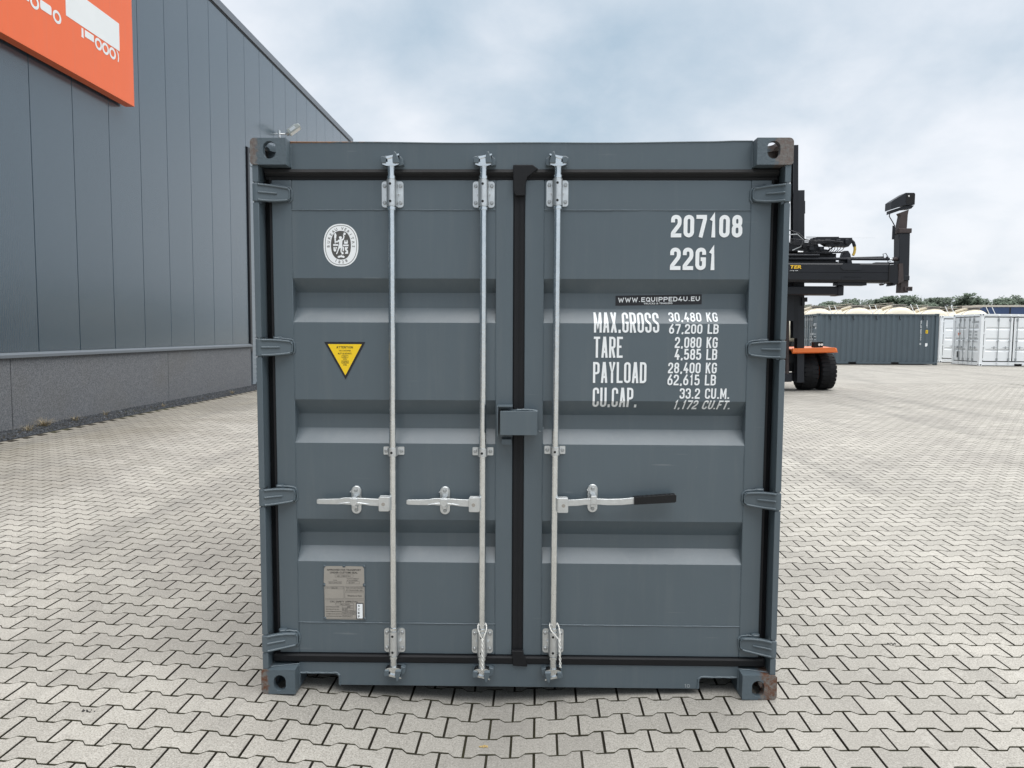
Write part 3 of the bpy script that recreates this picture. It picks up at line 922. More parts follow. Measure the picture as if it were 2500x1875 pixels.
def cam_mesh(top):
    # anti-rack cam: neck, lower claw, web, upper claw
    g = 1 if top else -1
    mb = MB()
    mb.cyl((0, 0, 0), (0, 0, g * 0.046), 0.0165, 16)
    mb.cyl((0, 0, g * 0.040), (0, 0, g * 0.047), 0.0180, 16)
    def claw(zc, h, pts, tilt):
        P = [(x, zc + z) for x, z in pts]
        mb.prism([(x, g * z + tilt * x) for x, z in P], -0.020, 0.016)
    claw(0.052, 0, [(-0.037, 0.005), (-0.020, 0.010), (0.020, 0.010), (0.037, 0.004), (0.037, -0.001), (0.018, -0.007), (-0.018, -0.007), (-0.037, 0.0)], 0.0)
    mb.prism([(-0.013, g * 0.056), (0.012, g * 0.056), (0.010, g * 0.086), (-0.015, g * 0.084)], -0.012, 0.014)
    claw(0.086, 0, [(-0.036, -0.004), (-0.030, -0.008), (0.034, -0.001), (0.040, 0.003), (0.038, 0.007), (-0.02, 0.004)], g * 0.16)
    return mb.mesh('cam')
CAMT, CAMB = cam_mesh(True), cam_mesh(False)
def keeper_mesh(flip, top):
    g = 1 if top else -1
    mb = MB()
    f = -1 if flip else 1
    def q(pts, y0, y1): mb.prism([(f * x, g * z) for x, z in pts], y0, y1)
    q([(-0.044, -0.004), (0.044, -0.004), (0.048, 0.012), (0.040, 0.048), (-0.034, 0.050), (-0.046, 0.020)], -0.004, 0.003)
    q([(-0.040, 0.004), (-0.020, 0.004), (-0.018, 0.030), (-0.036, 0.034), (-0.046, 0.026)], -0.058, 0.0)
    q([(0.012, 0.004), (0.040, 0.004), (0.036, 0.026), (0.026, 0.052), (0.018, 0.054), (0.011, 0.028)], -0.062, 0.0)
    q([(0.034, -0.004), (0.056, 0.002), (0.053, 0.030), (0.036, 0.042)], -0.03, 0.0)
    return mb.mesh('cam_keeper')
BARS = [(-0.587, -0.594, 1), (-0.167, -0.1715, 1), (0.1715, 0.168, -1)]
BO = []
for bi, (xt, xb, hs) in enumerate(BARS):
    def bxx(z): return xb + (xt - xb) * (z - 0.1) / 2.4
    YB = 0.040
    B = MB().cyl((xb, YB, 0.10), (xt, YB, 2.48), 0.0166, 22).build('locking_bar', 'zinc', K)
    BO.append(B)
    dz = 0.0 if bi < 2 else 0.006
    for zc, g in ((2.353 + dz * 0.8, 1), (0.240 + dz, -1)):
        put(PLM, 'bearing_bracket', 'zinc_dull', B, (bxx(zc), DY - 0.0004, zc))
        for sx in (-1, 1):
            for sz in (-1, 1):
                put(BOLT, 'bolt', 'zinc_bolt', B, (bxx(zc) + sx * 0.037, DY - 0.006, zc + sz * 0.038))
        for z in (zc + 0.039, zc - 0.039):
            put(HOLE, 'hole', 'dark', B, (bxx(zc) - 0.002, DY - 0.059, z))
        for z in (zc + 0.0695, zc - 0.0695):
            put(COLM, 'collar', 'zinc', B, (bxx(zc), YB, z))
        me = CAMT if g > 0 else CAMB
        z0 = 2.426 if g > 0 else 0.172
        c = put(me, 'cam', 'zinc', B, (bxx(z0), 0.036, z0))
        if bi == 2: c.scale = (-1, 1, 1)
        km = keeper_mesh(bi == 2, g > 0)
        ko = link('cam_keeper', km, 'paint', K, 0.002); ko.location = (bxx(z0), 0.0665, z0 + g * 0.052)
    zc = 1.161 if bi < 2 else 1.170
    put(CLM, 'rod_clamp', 'zinc_dull', B, (bxx(zc), DY - 0.0004, zc))
    for sx in (-1, 1): put(BOLT, 'bolt', 'zinc_bolt', B, (bxx(zc) + sx * 0.036, DY - 0.0055, zc))
    put(HOLE, 'hole', 'dark', B, (bxx(zc) - 0.002, DY - 0.0583, zc - 0.002))
    # handle hub (folded lug welded to the bar)
    xm = bxx(0.92)
    h = -hs
    mb = MB()
    a, b = sorted((xm + h * 0.0135, xm + h * 0.062))
    mb.prism(rrect(a, b, 0.884, 0.953, 0.006), 0.008, 0.014)
    mb.prism(rrect(a, b, 0.884, 0.953, 0.006), 0.036, 0.042)
    p, q = sorted((xm + h * 0.010, xm + h * 0.022)); mb.box(p, q, 0.014, 0.036, 0.886, 0.951)
    mb.box(a + 0.003, b - 0.003, 0.014, 0.036, 0.949, 0.9525)
    mb.build('handle_hub', 'zinc_dull', B, bevel=0.0015)
    put(MB().cyl((0, 0, 0), (0, -0.002, 0), 0.0085, 14).mesh('rivet'), 'rivet', 'plate_metal', B, (xm + h * 0.040, 0.008, 0.918))
    # handle
    mb = MB()
    if bi < 2:
        X = lambda d: xm - d
        spine = [(0.050, .9235, .017, .020), (0.105, .926, .0165, .019), (0.135, .930, .0155, .016), (0.165, .934, .0125, .014), (0.195, .935, .0125, .014),
                 (0.225, .932, .0150, .016), (0.250, .9275, .0135, .018), (0.300, .9265, .0125, .020), (0.345, .9265, .0120, .021), (0.355, .9265, .009, .022)]
    else:
        X = lambda d: xm + d
        spine = [(0.050, .9285, .015, .020), (0.105, .931, .0150, .019), (0.140, .937, .0145, .013), (0.185, .938, .0140, .012), (0.21, .938, .0140, .013), (0.245, .935, .0145, .017),
                 (0.310, .936, .0150, .020), (0.375, .9425, .0150, .022)]
    for (d, z, hw, y) in spine:
        mb.v += [(X(d), y - 0.004, z - hw), (X(d), y - 0.004, z + hw), (X(d), y + 0.004, z + hw), (X(d), y + 0.004, z - hw)]
    k = len(spine)
    for i in range(k - 1):
        mb.f += [(4 * i + j, 4 * i + (j + 1) % 4, 4 * i + 4 + (j + 1) % 4, 4 * i + 4 + j) for j in range(4)]
    mb.f += [(0, 1, 2, 3), (4 * k - 1, 4 * k - 2, 4 * k - 3, 4 * k - 4)]
    if bi < 2:
        # pressed leaf along the middle of the handle
        mb.prism([(X(0.105), .918), (X(0.140), .924), (X(0.178), .928), (X(0.22), .925), (X(0.255), .918), (X(0.22), .916), (X(0.178), .913), (X(0.14), .916)], 0.008, 0.013)
    mb.build('handle', 'zinc_dull', B, bevel=0.0015)
    if bi == 2:
        mb = MB(); mb.prism([(X(0.368), .9255), (X(0.556), .9375), (X(0.562), .943), (X(0.562), .970), (X(0.556), .975), (X(0.368), .960)], 0.006, 0.040)
        for i in range(8):
            d = 0.385 + i * 0.021; z = .9612 + (d - 0.368) * 0.0745
            mb.box(X(d), X(d) + 0.012, 0.012, 0.034, z - 0.001, z + 0.0012)
        mb.build('handle_grip', 'grip', B, bevel=0.003)
    # catch plate with tongue
    xc = (xm - 0.179) if bi < 2 else (xm + 0.180)
    zc = 0.925 if bi < 2 else 0.941
    mb = MB()
    mb.prism(rrect(xc - 0.0235, xc + 0.0235, zc - 0.067, zc + 0.067, 0.0233, 8), DY - 0.010, DY - 0.0005)
    mb.prism(rrect(xc - 0.017, xc + 0.019, zc + 0.016, zc + 0.066, 0.016, 6), DY - 0.016, DY - 0.0105)
    mb.prism([(xc - 0.014, zc + 0.02), (xc + 0.016, zc + 0.02), (xc + 0.018, zc - 0.002), (xc + 0.006, zc - 0.016), (xc - 0.006, zc - 0.016), (xc - 0.018, zc - 0.002)] if bi < 2 else
             [(xc - 0.013, zc + 0.025), (xc + 0.013, zc + 0.025), (xc + 0.013, zc - 0.014), (xc - 0.013, zc - 0.014)], 0.003, 0.0075)
    mb.box(xc - 0.010, xc + 0.012, 0.0076, DY - 0.012, zc + 0.019, zc + 0.024)
    mb.box(xc - 0.012, xc + 0.012, 0.03, DY - 0.0105, zc - 0.034, zc - 0.018)
    mb.box(xc - 0.0275, xc - 0.0236, 0.05, DY - 0.002, zc + 0.038, zc + 0.044)
    mb.build('handle_catch', 'zinc_dull', B, bevel=0.0015)
    for z in (zc + 0.048, zc - 0.048):
        put(BOLT, 'bolt', 'zinc_bolt', B, (xc, DY - (0.016 if z > zc else 0.010), z))

# padlock box over the door joint
mb = MB()
mb.prism(rrect(-0.086, 0.084, 1.251, 1.361, 0.002), -0.020, -0.015)
mb.box(-0.083, 0.084, -0.0149, DY - 0.001, 1.357, 1.361)
mb.box(0.079, 0.0838, -0.0149, DY - 0.001, 1.2515, 1.3568)
LB = mb.build('lock_box', 'paint', K, bevel=0.001)
mb = MB(); mb.box(-0.101, -0.0955, -0.004, DY - 0.001, 1.243, 1.383); mb.box(-0.0954, -0.030, 0.0, DY - 0.001, 1.3775, 1.384)
mb.build('lock_bracket', 'paint', LB, bevel=0.001)
mb = MB(); mb.prism([(0.074, 1.228), (0.032, 1.224), (0.030, 1.199), (0.074, 1.196)], -0.080, -0.034, 'x'); mb.build('lock_tab', 'paint', LB, bevel=0.001)
mb = MB(); bead(mb, [(-0.008, -0.002, 1.364), (0.02, -0.004, 1.367), (0.06, -0.004, 1.365), (0.085, -0.006, 1.359)], 0.006, 0.01, 0.0015); mb.build('weld_bead', 'paint_bead', LB)
mb = MB(); mb.tube([(0.086, 0.055, 1.284), (0.087, 0.05, 1.272)] + [(0.099 - 0.012 * math.cos(t), 0.05, 1.270 - 0.011 * math.sin(t)) for t in np.linspace(0.2, PI - 0.2, 8)] + [(0.111, 0.05, 1.272), (0.114, 0.055, 1.279)], 0.0024, 7)
mb.build('seal_hook', 'paint', LB)

# white stencilled lettering on the right-hand door
DR, DL = DOORS['R'], DOORS['L']
LET = [('207108', .695, 1.022, 2.161, 2.263, .175), ('22G1', .694, .906, 2.012, 2.114, .175),
       ('MAX.GROSS', .347, .650, 1.722, 1.817, .108), ('TARE', .347, .482, 1.605, 1.703, .108), ('PAYLOAD', .345, .594, 1.487, 1.585, .108), ('CU.CAP.', .345, .553, 1.372, 1.465, .108),
       ('30,480 KG', .696, .924, 1.774, 1.818, .165), ('67,200 LB', .695, .924, 1.718, 1.763, .165), ('2,080 KG', .723, .921, 1.652, 1.703, .150), ('4,585 LB', .723, .920, 1.597, 1.648, .150),
       ('28,400 KG', .694, .920, 1.534, 1.584, .150), ('62,615 LB', .692, .917, 1.478, 1.528, .150), ('33.2 CU.M.', .750, .982, 1.415, 1.464, .150), ('1,172 CU.FT.', .724, .992, 1.363, 1.407, .165)]
for body, x0, x1, z0, z1, bold in LET:
    V2, F2 = stroke_text(body, x0, x1, z0, z1, bold, 0.16 if body.startswith('1,172') else (0.03 if body[0].isdigit() and len(body) > 6 else 0))
    finish_print(V2, F2, 'lettering', 'letter_white', DR, prof, 0.0012, BRK)

def ell(cx, cz, a, b, n=48, p=2.35):
    out = []
    for i in range(n):
        t = 2 * PI * i / n; c, s = math.cos(t), math.sin(t)
        out.append((cx + a * math.copysign(abs(c) ** (2 / p), c), cz + b * math.copysign(abs(s) ** (2 / p), s)))
    return out
def flat(name, polys, y, m, parent, th=0.0005):
    mb = MB()
    for P in polys: mb.prism(P, y, y + th)
    return mb.build(name, m, parent, smooth=0)
def ringp(o, i):
    n = len(o); V2 = list(o) + list(i); return V2, [(k, (k + 1) % n, n + (k + 1) % n, n + k) for k in range(n)]
YD = lambda z: DY
# oval classification emblem
EC = (-0.831, 2.122)
em = flat('emblem_sticker', [ell(*EC, 0.081, 0.098)], DY - 0.0006, 'letter_white', K)
V2, F2 = ringp(ell(*EC, 0.0745, 0.0915), ell(*EC, 0.0722, 0.0892)); finish_print(V2, F2, 'emblem_ring', 'emblem_dark', em, YD, 0.0010)
finish_print(ell(*EC, 0.0465, 0.066), [tuple(range(48))], 'emblem_field', 'emblem_dark', em, YD, 0.0010)
def on_oval(text, a0, a1, ra, rb, h, bottom=False):
    n = len(text)
    for i, ch in enumerate(text):
        if ch == ' ': continue
        t = math.radians(a0 + (a1 - a0) * i / (n - 1))
        cx, cz = EC[0] + ra * math.cos(t), EC[1] + rb * math.sin(t)
        nx_, nz_ = math.cos(t) / ra, math.sin(t) / rb; l = math.hypot(nx_, nz_); nx_, nz_ = nx_ / l, nz_ / l
        if bottom: nx_, nz_ = -nx_, -nz_
        V, F = font_poly(ch, 0.012); 
        xs = [v[0] for v in V]; mx = 0.5 * (min(xs) + max(xs)); sc = h / 0.7
        V = [((v[0] - mx) * sc, (v[1] - 0.35) * sc) for v in V]
        V = [(cx + v[0] * nz_ + v[1] * nx_, cz - v[0] * nx_ + v[1] * nz_) for v in V]
        finish_print(V, F, 'lettering', 'emblem_dark', em, YD, 0.0010)
on_oval('BUREAU VERITAS', 184, -4, 0.0590, 0.0775, 0.0125)
on_oval('1828', 246, 294, 0.0590, 0.0775, 0.0125, True)
def E2(px, py):   # emblem crop pixels -> metres
    return (EC[0] + (px - 1028) * 0.000434, EC[1] - (py - 1233) * 0.000426)
figs = [[(1010, 1140), (1030, 1136), (1040, 1148), (1036, 1165), (1020, 1170), (1008, 1158)],
        [(1005, 1172), (1035, 1168), (1050, 1160), (1056, 1135), (1050, 1120), (1060, 1118), (1068, 1140), (1060, 1172), (1045, 1186), (1042, 1225), (1046, 1250), (1035, 1290), (1036, 1310), (1024, 1312), (1022, 1290), (1026, 1262), (1010, 1270), (996, 1305), (984, 1332), (974, 1326), (990, 1292), (1000, 1250), (1008, 1220), (1006, 1195), (985, 1208), (962, 1190), (968, 1180), (985, 1192)],
        [(958, 1160), (976, 1160), (972, 1215), (962, 1215)], [(956, 1158), (958, 1120), (964, 1102), (974, 1104), (982, 1125), (978, 1158)],
        [(1058, 1100), (1072, 1096), (1082, 1106), (1078, 1122), (1064, 1124), (1056, 1114)],
        [(945, 1222), (1000, 1222), (1000, 1240), (945, 1240)], [(1052, 1226), (1110, 1226), (1110, 1244), (1052, 1244)],
        [(1060, 1212), (1068, 1178), (1076, 1178), (1076, 1196), (1090, 1196), (1090, 1176), (1098, 1176), (1104, 1200), (1100, 1218), (1066, 1218)],
        [(948, 1254), (962, 1254), (962, 1280), (968, 1280), (968, 1254), (986, 1254), (986, 1268), (978, 1268), (976, 1296), (960, 1304), (948, 1290)],
        [(1046, 1252), (1060, 1252), (1060, 1298), (1046, 1298)],
        [(1070, 1254), (1104, 1254), (1104, 1264), (1088, 1276), (1104, 1290), (1104, 1326), (1072, 1326), (1072, 1312), (1088, 1302), (1070, 1284)],
        [(1030, 1312), (1044, 1304), (1056, 1314), (1054, 1330), (1036, 1332)],
        [(1024, 1338), (1036, 1338), (1036, 1346), (1058, 1346), (1058, 1352), (1070, 1356), (1060, 1370), (1046, 1370), (1034, 1358), (1034, 1366), (1024, 1366), (1024, 1358), (1012, 1370), (998, 1370), (988, 1356), (1002, 1352), (1002, 1346), (1024, 1346)]]
for P in figs:
    finish_print([E2(*p) for p in P], [tuple(range(len(P)))], 'emblem_figure', 'letter_white', em, YD, 0.0015)

# yellow warning triangle
ws = flat('warning_sticker', [[(-0.9155, 1.673), (-0.7225, 1.673), (-0.8175, 1.498)]], DY - 0.0006, 'sticker_black', K)
finish_print([(-0.899, 1.663), (-0.739, 1.663), (-0.8178, 1.5165)], [(0, 1, 2)], 'warning_field', 'sticker_yellow', ws, YD, 0.0010)
def T2(px, py): return (-0.8185 + (px - 1075) * 0.000436, 1.673 - (py - 688) * 0.000436)
V2, F2 = stroke_text('ATTENTION', T2(984, 0)[0], T2(1162, 0)[0], T2(0, 757)[1], T2(0, 732)[1], .17)
finish_print(V2, F2, 'lettering', 'letter_black', ws, YD, 0.0015)
for body, xa, xb, za, zb_ in [('THIS CONTAINER', 1008, 1138, 772, 789), ('MUST BE REPAIRED', 1000, 1148, 803, 820), ('ONLY', 1053, 1096, 834, 852), ('WITH', 1054, 1094, 865, 881), ('CORTEN', 1044, 1104, 894, 914), ('STEEL', 1053, 1096, 926, 943)]:
    V2, F2 = font_poly(body, 0.006, 2)
    finish_print(fit(V2, T2(xa, 0)[0], T2(xb, 0)[0], T2(0, zb_)[1], T2(0, za)[1]), F2, 'lettering', 'letter_black', ws, YD, 0.0015)
def frame2(x0, x1, z0, z1, w):
    o = [(x0, z0), (x1, z0), (x1, z1), (x0, z1)]; i = [(x0 + w, z0 + w), (x1 - w, z0 + w), (x1 - w, z1 - w), (x0 + w, z1 - w)]
    return ringp(o, i)
for a, b, c, d in ((1040, 1108, 828, 858), (1036, 1114, 889, 918)):
    V2, F2 = frame2(T2(a, 0)[0], T2(b, 0)[0], T2(0, d)[1], T2(0, c)[1], 0.0012)
    finish_print(V2, F2, 'text_frame', 'letter_black', ws, YD, 0.0014)

# black web address sticker (slightly crooked, in the recess)
wb = finish_print([(0.452, 1.8485), (0.857, 1.857), (0.857, 1.9035), (0.452, 1.8955)], [(0, 1, 2, 3)], 'web_sticker', 'sticker_black', K, prof, 0.0008, BRK)
for body, x0, x1, z0, z1 in (('WWW.EQUIPPED4U.EU', .464, .848, 1.8685, 1.8900), ('TRUCKS & TRAILERS', .584, .720, 1.8565, 1.8645)):
    if z1 > 1.88:
        V2, F2 = stroke_text(body, x0, x1, z0, z1, 0.20); V2 = [(x, z + (x - 0.655) * 0.021, l) for x, z, l in V2]
    else:
        V2, F2 = font_poly(body, 0.018); V2 = [(x, z + (x - 0.655) * 0.021) for x, z in fit(V2, x0, x1, z0, z1)]
    finish_print(V2, F2, 'lettering', 'letter_white', wb, prof, 0.0014, BRK)

# approval plate
def P2(px, py): return (-0.9345 + (px - 305) / 980 * 0.1985, 0.605 - (py - 190) / 1285 * 0.2665)
pf = MB(); pf.prism([P2(298, 180), P2(1292, 180), P2(1296, 1480), P2(302, 1480)][::-1], DY - 0.003, DY - 0.0005)
PL = pf.build('approval_plate', 'paint', K, bevel=0.001)
finish_print([P2(360, 1472), P2(1075, 1476), P2(1232, 1476), P2(1268, 1440), P2(1280, 700), P2(1236, 690), P2(1236, 622), P2(1272, 610), P2(1268, 268), P2(1230, 215), P2(835, 210), P2(820, 245), P2(765, 245), P2(752, 212), P2(362, 215), P2(322, 258), P2(305, 600), P2(345, 625), P2(345, 690), P2(310, 705), P2(320, 1410), P2(352, 1425)],
             [tuple(range(22))], 'plate_face', 'plate_metal', PL, YD, 0.0036)
RIV = MB().lathe([(0, 0.0062), (-0.0018, 0.0058), (-0.0034, 0.0038), (-0.004, 0.0001)], (0, 0, 0), 'y', 14).mesh('rivet')
for p in ((330, 215), (795, 205), (1275, 215), (318, 658), (1275, 655), (322, 1448), (1275, 1452)):
    x, z = P2(*p); put(RIV, 'rivet', 'paint', PL, (x, DY - 0.003, z))
PT = [('APPROVED FOR TRANSPORT', 385, 1195, 280, 322, 1), ('UNDER CUSTOMS SEAL', 460, 1115, 343, 386, 1), ('GB/C 19880 BV/2017', 622, 960, 432, 458, 0), ('MANUFACTURERS NO.', 858, 1148, 497, 520, 0), ('OF THE CONTAINER', 858, 1112, 538, 560, 0),
      ('TYPE', 533, 620, 538, 560, 0), ('R277-20MG-1A2', 442, 715, 592, 616, 0), ('BX 2077', 905, 1042, 588, 614, 0), ('OWNER NO', 338, 465, 720, 742, 0), ('GPLU 20', 492, 630, 716, 744, 0),
      ('TIMBER COMPONENT TREATMENT', 828, 1248, 712, 738, 0), ('IM / TAILILEUM 400 / 2020', 842, 1228, 764, 792, 0), ('Waterborne Paint', 868, 1210, 892, 930, 0), ('CSC SAFETY APPROVAL', 450, 1120, 1034, 1072, 1),
      ('F/BV/11766/22', 690, 915, 1102, 1128, 0), ('DATE MANUFACTURED', 345, 670, 1165, 1190, 0), ('IDENTIFICATION NO.', 345, 668, 1222, 1246, 0), ('MAXIMUM OPERATING GROSS MASS', 345, 725, 1278, 1302, 0), ('ALLOWABLE STACKING LOAD FOR 1.8G', 345, 725, 1334, 1358, 0), ('TRANSVERSE RACKING TEST FORCE', 352, 720, 1390, 1414, 0),
      ('2020', 855, 935, 1160, 1190, 0), ('BX 2077', 748, 872, 1218, 1246, 0), ('30,480 kg', 752, 882, 1274, 1300, 0), ('67,200 lb', 925, 1048, 1274, 1300, 0), ('192,000 kg', 752, 882, 1330, 1356, 0), ('423,280 lb', 918, 1050, 1330, 1356, 0), ('150,000 newtons', 752, 955, 1388, 1412, 0)]
for body, a, b, c, d, k in PT:
    V2, F2 = font_poly(body, 0.012 if k else 0.0, 2)
    x0, z1 = P2(a, c); x1, z0 = P2(b, d)
    finish_print(fit(V2, x0, x1, z0, z1), F2, 'lettering', 'letter_black', PL, YD, 0.0042)
for a, b, c, d in ((578, 1012, 412, 476), (425, 730, 572, 630), (852, 1158, 568, 630), (318, 785, 688, 985), (803, 1266, 688, 808), (803, 1266, 835, 980), (318, 1266, 1008, 1455), (578, 1012, 1088, 1140), (735, 1010, 1150, 1200), (735, 1010, 1206, 1256), (735, 888, 1262, 1312), (906, 1060, 1262, 1312), (735, 888, 1318, 1368), (906, 1060, 1318, 1368), (735, 985, 1378, 1422), (478, 772, 706, 752)):
    x0, z1 = P2(a, c); x1, z0 = P2(b, d)
    V2, F2 = frame2(x0, x1, z0, z1, 0.0009); finish_print(V2, F2, 'text_frame', 'letter_grey', PL, YD, 0.0040)
x0, z1 = P2(1075, 1080); x1, z0 = P2(1246, 1460)
ac = flat('acep_sticker', [[(x0, z0), (x1, z0), (x1, z1), (x0, z1)]], DY - 0.0056, 'sticker_black', K)
finish_print([(x0 + .0035, z0 + .0035), (x1 - .0035, z0 + .0035), (x1 - .0035, z1 - .0035), (x0 + .0035, z1 - .0035)], [(0, 1, 2, 3)], 'sticker_field', 'letter_white', ac, YD, 0.0061)
for i, ch in enumerate('ACEP'):
    V2, F2 = font_poly(ch, 0.02); a, b = P2(1115, 1118 + i * 85), P2(1162, 1166 + i * 85)
    finish_print(fit(V2, a[0], b[0], b[1], a[1]), F2, 'lettering', 'letter_black', ac, YD, 0.0066)
# small paint number low on the sill
V2, F2 = stroke_text('10', 0.800, 0.826, 0.022, 0.040, .14); finish_print(V2, F2, 'lettering', 'far_rod', K, lambda z: 0.066, 0.0009)

# ropes tied round two of the bars
def kpt(p): return Matrix.Rotation(KY, 4, 'Z') @ Matrix.Rotation(KR, 4, 'Y') @ Vector(p)
def rope(loop, tail, label):
    mb = MB()
    def dense(pts, step=0.004):
        out = []
        for i in range(len(pts) - 1):
            a, b = Vector(pts[i]), Vector(pts[i + 1]); k = max(1, int((b - a).length / step)); out += [a.lerp(b, j / k) for j in range(k)]
        return out + [Vector(pts[-1])]
    def smooth_(p, it=3):
        for _ in range(it):
            p = [p[0]] + [(p[i - 1] + p[i] * 2 + p[i + 1]) / 4 for i in range(1, len(p) - 1)] + [p[-1]]
        return p
    lp = smooth_(dense(loop)); n = len(lp)
    for ph in (0, PI):       # two strands laid round each other
        mb.tube([kpt(p + Vector((math.cos(i * 0.9 + ph), 0, math.sin(i * 0.9 + ph))) * 0.0011) for i, p in enumerate(lp)], 0.0021, 6)
    tl = smooth_(dense(tail, 0.003))
    for ph in (0, PI):
        mb.tube([kpt(p + Vector((math.cos(i * 0.42 + ph), math.sin(i * 0.42 + ph), 0)) * 0.0032) for i, p in enumerate(tl)], 0.0030, 6)
    o = mb.build('rope', 'rope')
    tag(o, label, 'rope', 'ropes tied to the locking bars')
rope([(-0.167, 0.012, .272), (-0.180, 0.008, .298), (-0.189, 0.016, .318), (-0.190, 0.028, .334), (-0.185, 0.050, .340), (-0.170, 0.062, .341), (-0.156, 0.050, .340), (-0.149, 0.028, .334), (-0.149, 0.016, .316), (-0.158, 0.008, .294), (-0.166, 0.012, .272)],
     [(-0.167, 0.010, .274), (-0.1665, 0.008, .24), (-0.167, 0.008, .20), (-0.166, 0.011, .165), (-0.167, 0.011, .125)],
     'white twisted rope looped round the middle locking bar at its bottom bracket')
rope([(0.196, 0.010, .272), (0.182, 0.006, .292), (0.158, 0.008, .318), (0.149, 0.020, .338), (0.153, 0.050, .343), (0.170, 0.062, .344), (0.186, 0.050, .343), (0.194, 0.028, .332), (0.199, 0.014, .305), (0.198, 0.010, .272)],
     [(0.197, 0.010, .275), (0.198, 0.008, .24), (0.199, 0.010, .20), (0.201, 0.014, .168), (0.202, 0.016, .138)],
     'white twisted rope looped round the right-hand locking bar at its bottom bracket')

# ------------------------------------------------------------------ warehouse
XW = -7.613
BZ, CZ, RZ = 0.262, 1.319, 9.46
WB = empty('warehouse_building', (XW, 10, BZ))
tag(WB, 'long dark grey metal clad warehouse with a concrete plinth along the left', 'building')
def wchild(mb, name, m, **kw):
    mb.v = [(x - XW, y - 10, z - BZ) for x, y, z in mb.v]
    return mb.build(name, m, WB, **kw)
Y0 = 7.4805; YD0, YD1 = 15.55, 24.6; YE = 26.2; ZD = 6.45
# inner core so that seams look into darkness
mb = MB(); mb.box(XW - 12, XW - 0.075, -14, YD0, 0.0, RZ - 0.05); mb.box(XW - 12, XW - 0.30, YD0, YE - 0.05, 0.0, RZ - 0.05); mb.box(XW - 0.30, XW - 0.075, YD0, YE - 0.05, ZD + 0.05, RZ - 0.05)
wchild(mb, 'inner_wall', 'trim_black', smooth=0)
i = -21
while Y0 + i < YE:
    y0, y1 = Y0 + i + 0.0055, min(Y0 + i + 1 - 0.0055, YE)
    zb = CZ + 0.05
    if y0 > YD0 - 0.5: zb = ZD + 0.06
    if y0 < YD0 < y1 - 0.05 and zb < 3: y1 = YD0 - 0.02
    mb = MB()
    g = 0.004
    mb.prism([(XW - 0.07, y0), (XW - g, y0), (XW, y0 + g), (XW, y1 - g), (XW - g, y1), (XW - 0.07, y1)], zb, RZ - 0.16, 'z')
    wchild(mb, 'wall_panel', 'cladding', smooth=0)
    if y0 < YD0 < Y0 + i + 1 and zb < 3:
        mb = MB(); mb.box(XW - 0.07, XW, YD0 - 0.02, Y0 + i + 0.994, ZD + 0.06, RZ - 0.16); wchild(mb, 'wall_panel', 'cladding', smooth=0)
    i += 1
mb = MB(); mb.box(XW - 0.07, XW + 0.012, -14, YE, RZ - 0.157, RZ - 0.115); wchild(mb, 'shadow_gap', 'trim_black', smooth=0)
mb = MB(); mb.prism([(XW - 0.3, RZ + 0.06), (XW + 0.04, RZ + 0.06), (XW + 0.04, RZ - 0.1145), (XW - 0.3, RZ - 0.1145)][::-1], -14, YE + 0.03); mb.v = [(x, y, z) for x, y, z in mb.v]
wchild(mb, 'roof_edge', 'fascia', smooth=0)
mb = MB(); mb.box(XW - 12, XW - 0.30, -14, YE, RZ - 0.045, RZ); wchild(mb, 'roof', 'fascia', smooth=0)
mb = MB(); mb.box(XW - 12, XW - 0.02, YE - 0.045, YE + 0.02, 0.1, RZ - 0.16); wchild(mb, 'end_wall', 'cladding', smooth=0)
# flashing on top of the plinth
ys = [-14, 3.0, 10.25, YD0 - 0.02]
for k in range(3):
    mb = MB(); o = 0.0015 * (k % 2)
    mb.prism([(XW - 0.06, CZ + 0.05), (XW + 0.006, CZ + 0.045), (XW + 0.075 + o, CZ + 0.012 + o), (XW + 0.075 + o, CZ - 0.03), (XW + 0.070, CZ - 0.03), (XW + 0.068, CZ + 0.006), (XW - 0.06, CZ + 0.006)], ys[k] + (0.003 if k else 0), ys[k + 1])
    wchild(mb, 'flashing', 'flashing', smooth=0)
js = [-6.46, -2.03, 2.40, 6.83, 11.255, 15.53]
for k in range(5):
    mb = MB(); mb.box(XW - 0.07, XW + 0.03, js[k] + 0.006, js[k + 1] - 0.006, -0.1, CZ - 0.001); wchild(mb, 'plinth_panel', 'wash_concrete', bevel=0.006)
mb = MB(); mb.box(XW - 0.07, XW + 0.03, -14, js[0] - 0.006, -0.1, CZ - 0.001); wchild(mb, 'plinth_panel', 'wash_concrete')
# tall sectional door in a black frame
mb = MB(); mb.box(XW - 0.25, XW + 0.035, YD0 - 0.02, YD0 + 0.09, BZ + 0.9, ZD + 0.05); wchild(mb, 'door_frame', 'trim_black', smooth=0)
mb = MB(); mb.box(XW - 0.25, XW + 0.035, YD0 + 0.0905, YD1, ZD - 0.08, ZD + 0.05); wchild(mb, 'door_frame', 'trim_black', smooth=0)
mb = MB(); mb.box(XW - 0.25, XW + 0.035, YD1 + 0.001, YD1 + 0.1, BZ, ZD + 0.05); mb.box(XW - 0.25, XW - 0.01, YD1 + 0.1, YE, BZ, ZD + 0.05); wchild(mb, 'door_jamb', 'cladding', smooth=0)
mb = MB(); mb.box(XW - 0.20, XW + 0.028, YD0 + 0.0905, YD0 + 0.30, BZ + 0.02, ZD - 0.45); wchild(mb, 'door_post', 'door_steel', smooth=0)
zz = BZ + 0.05; first = None
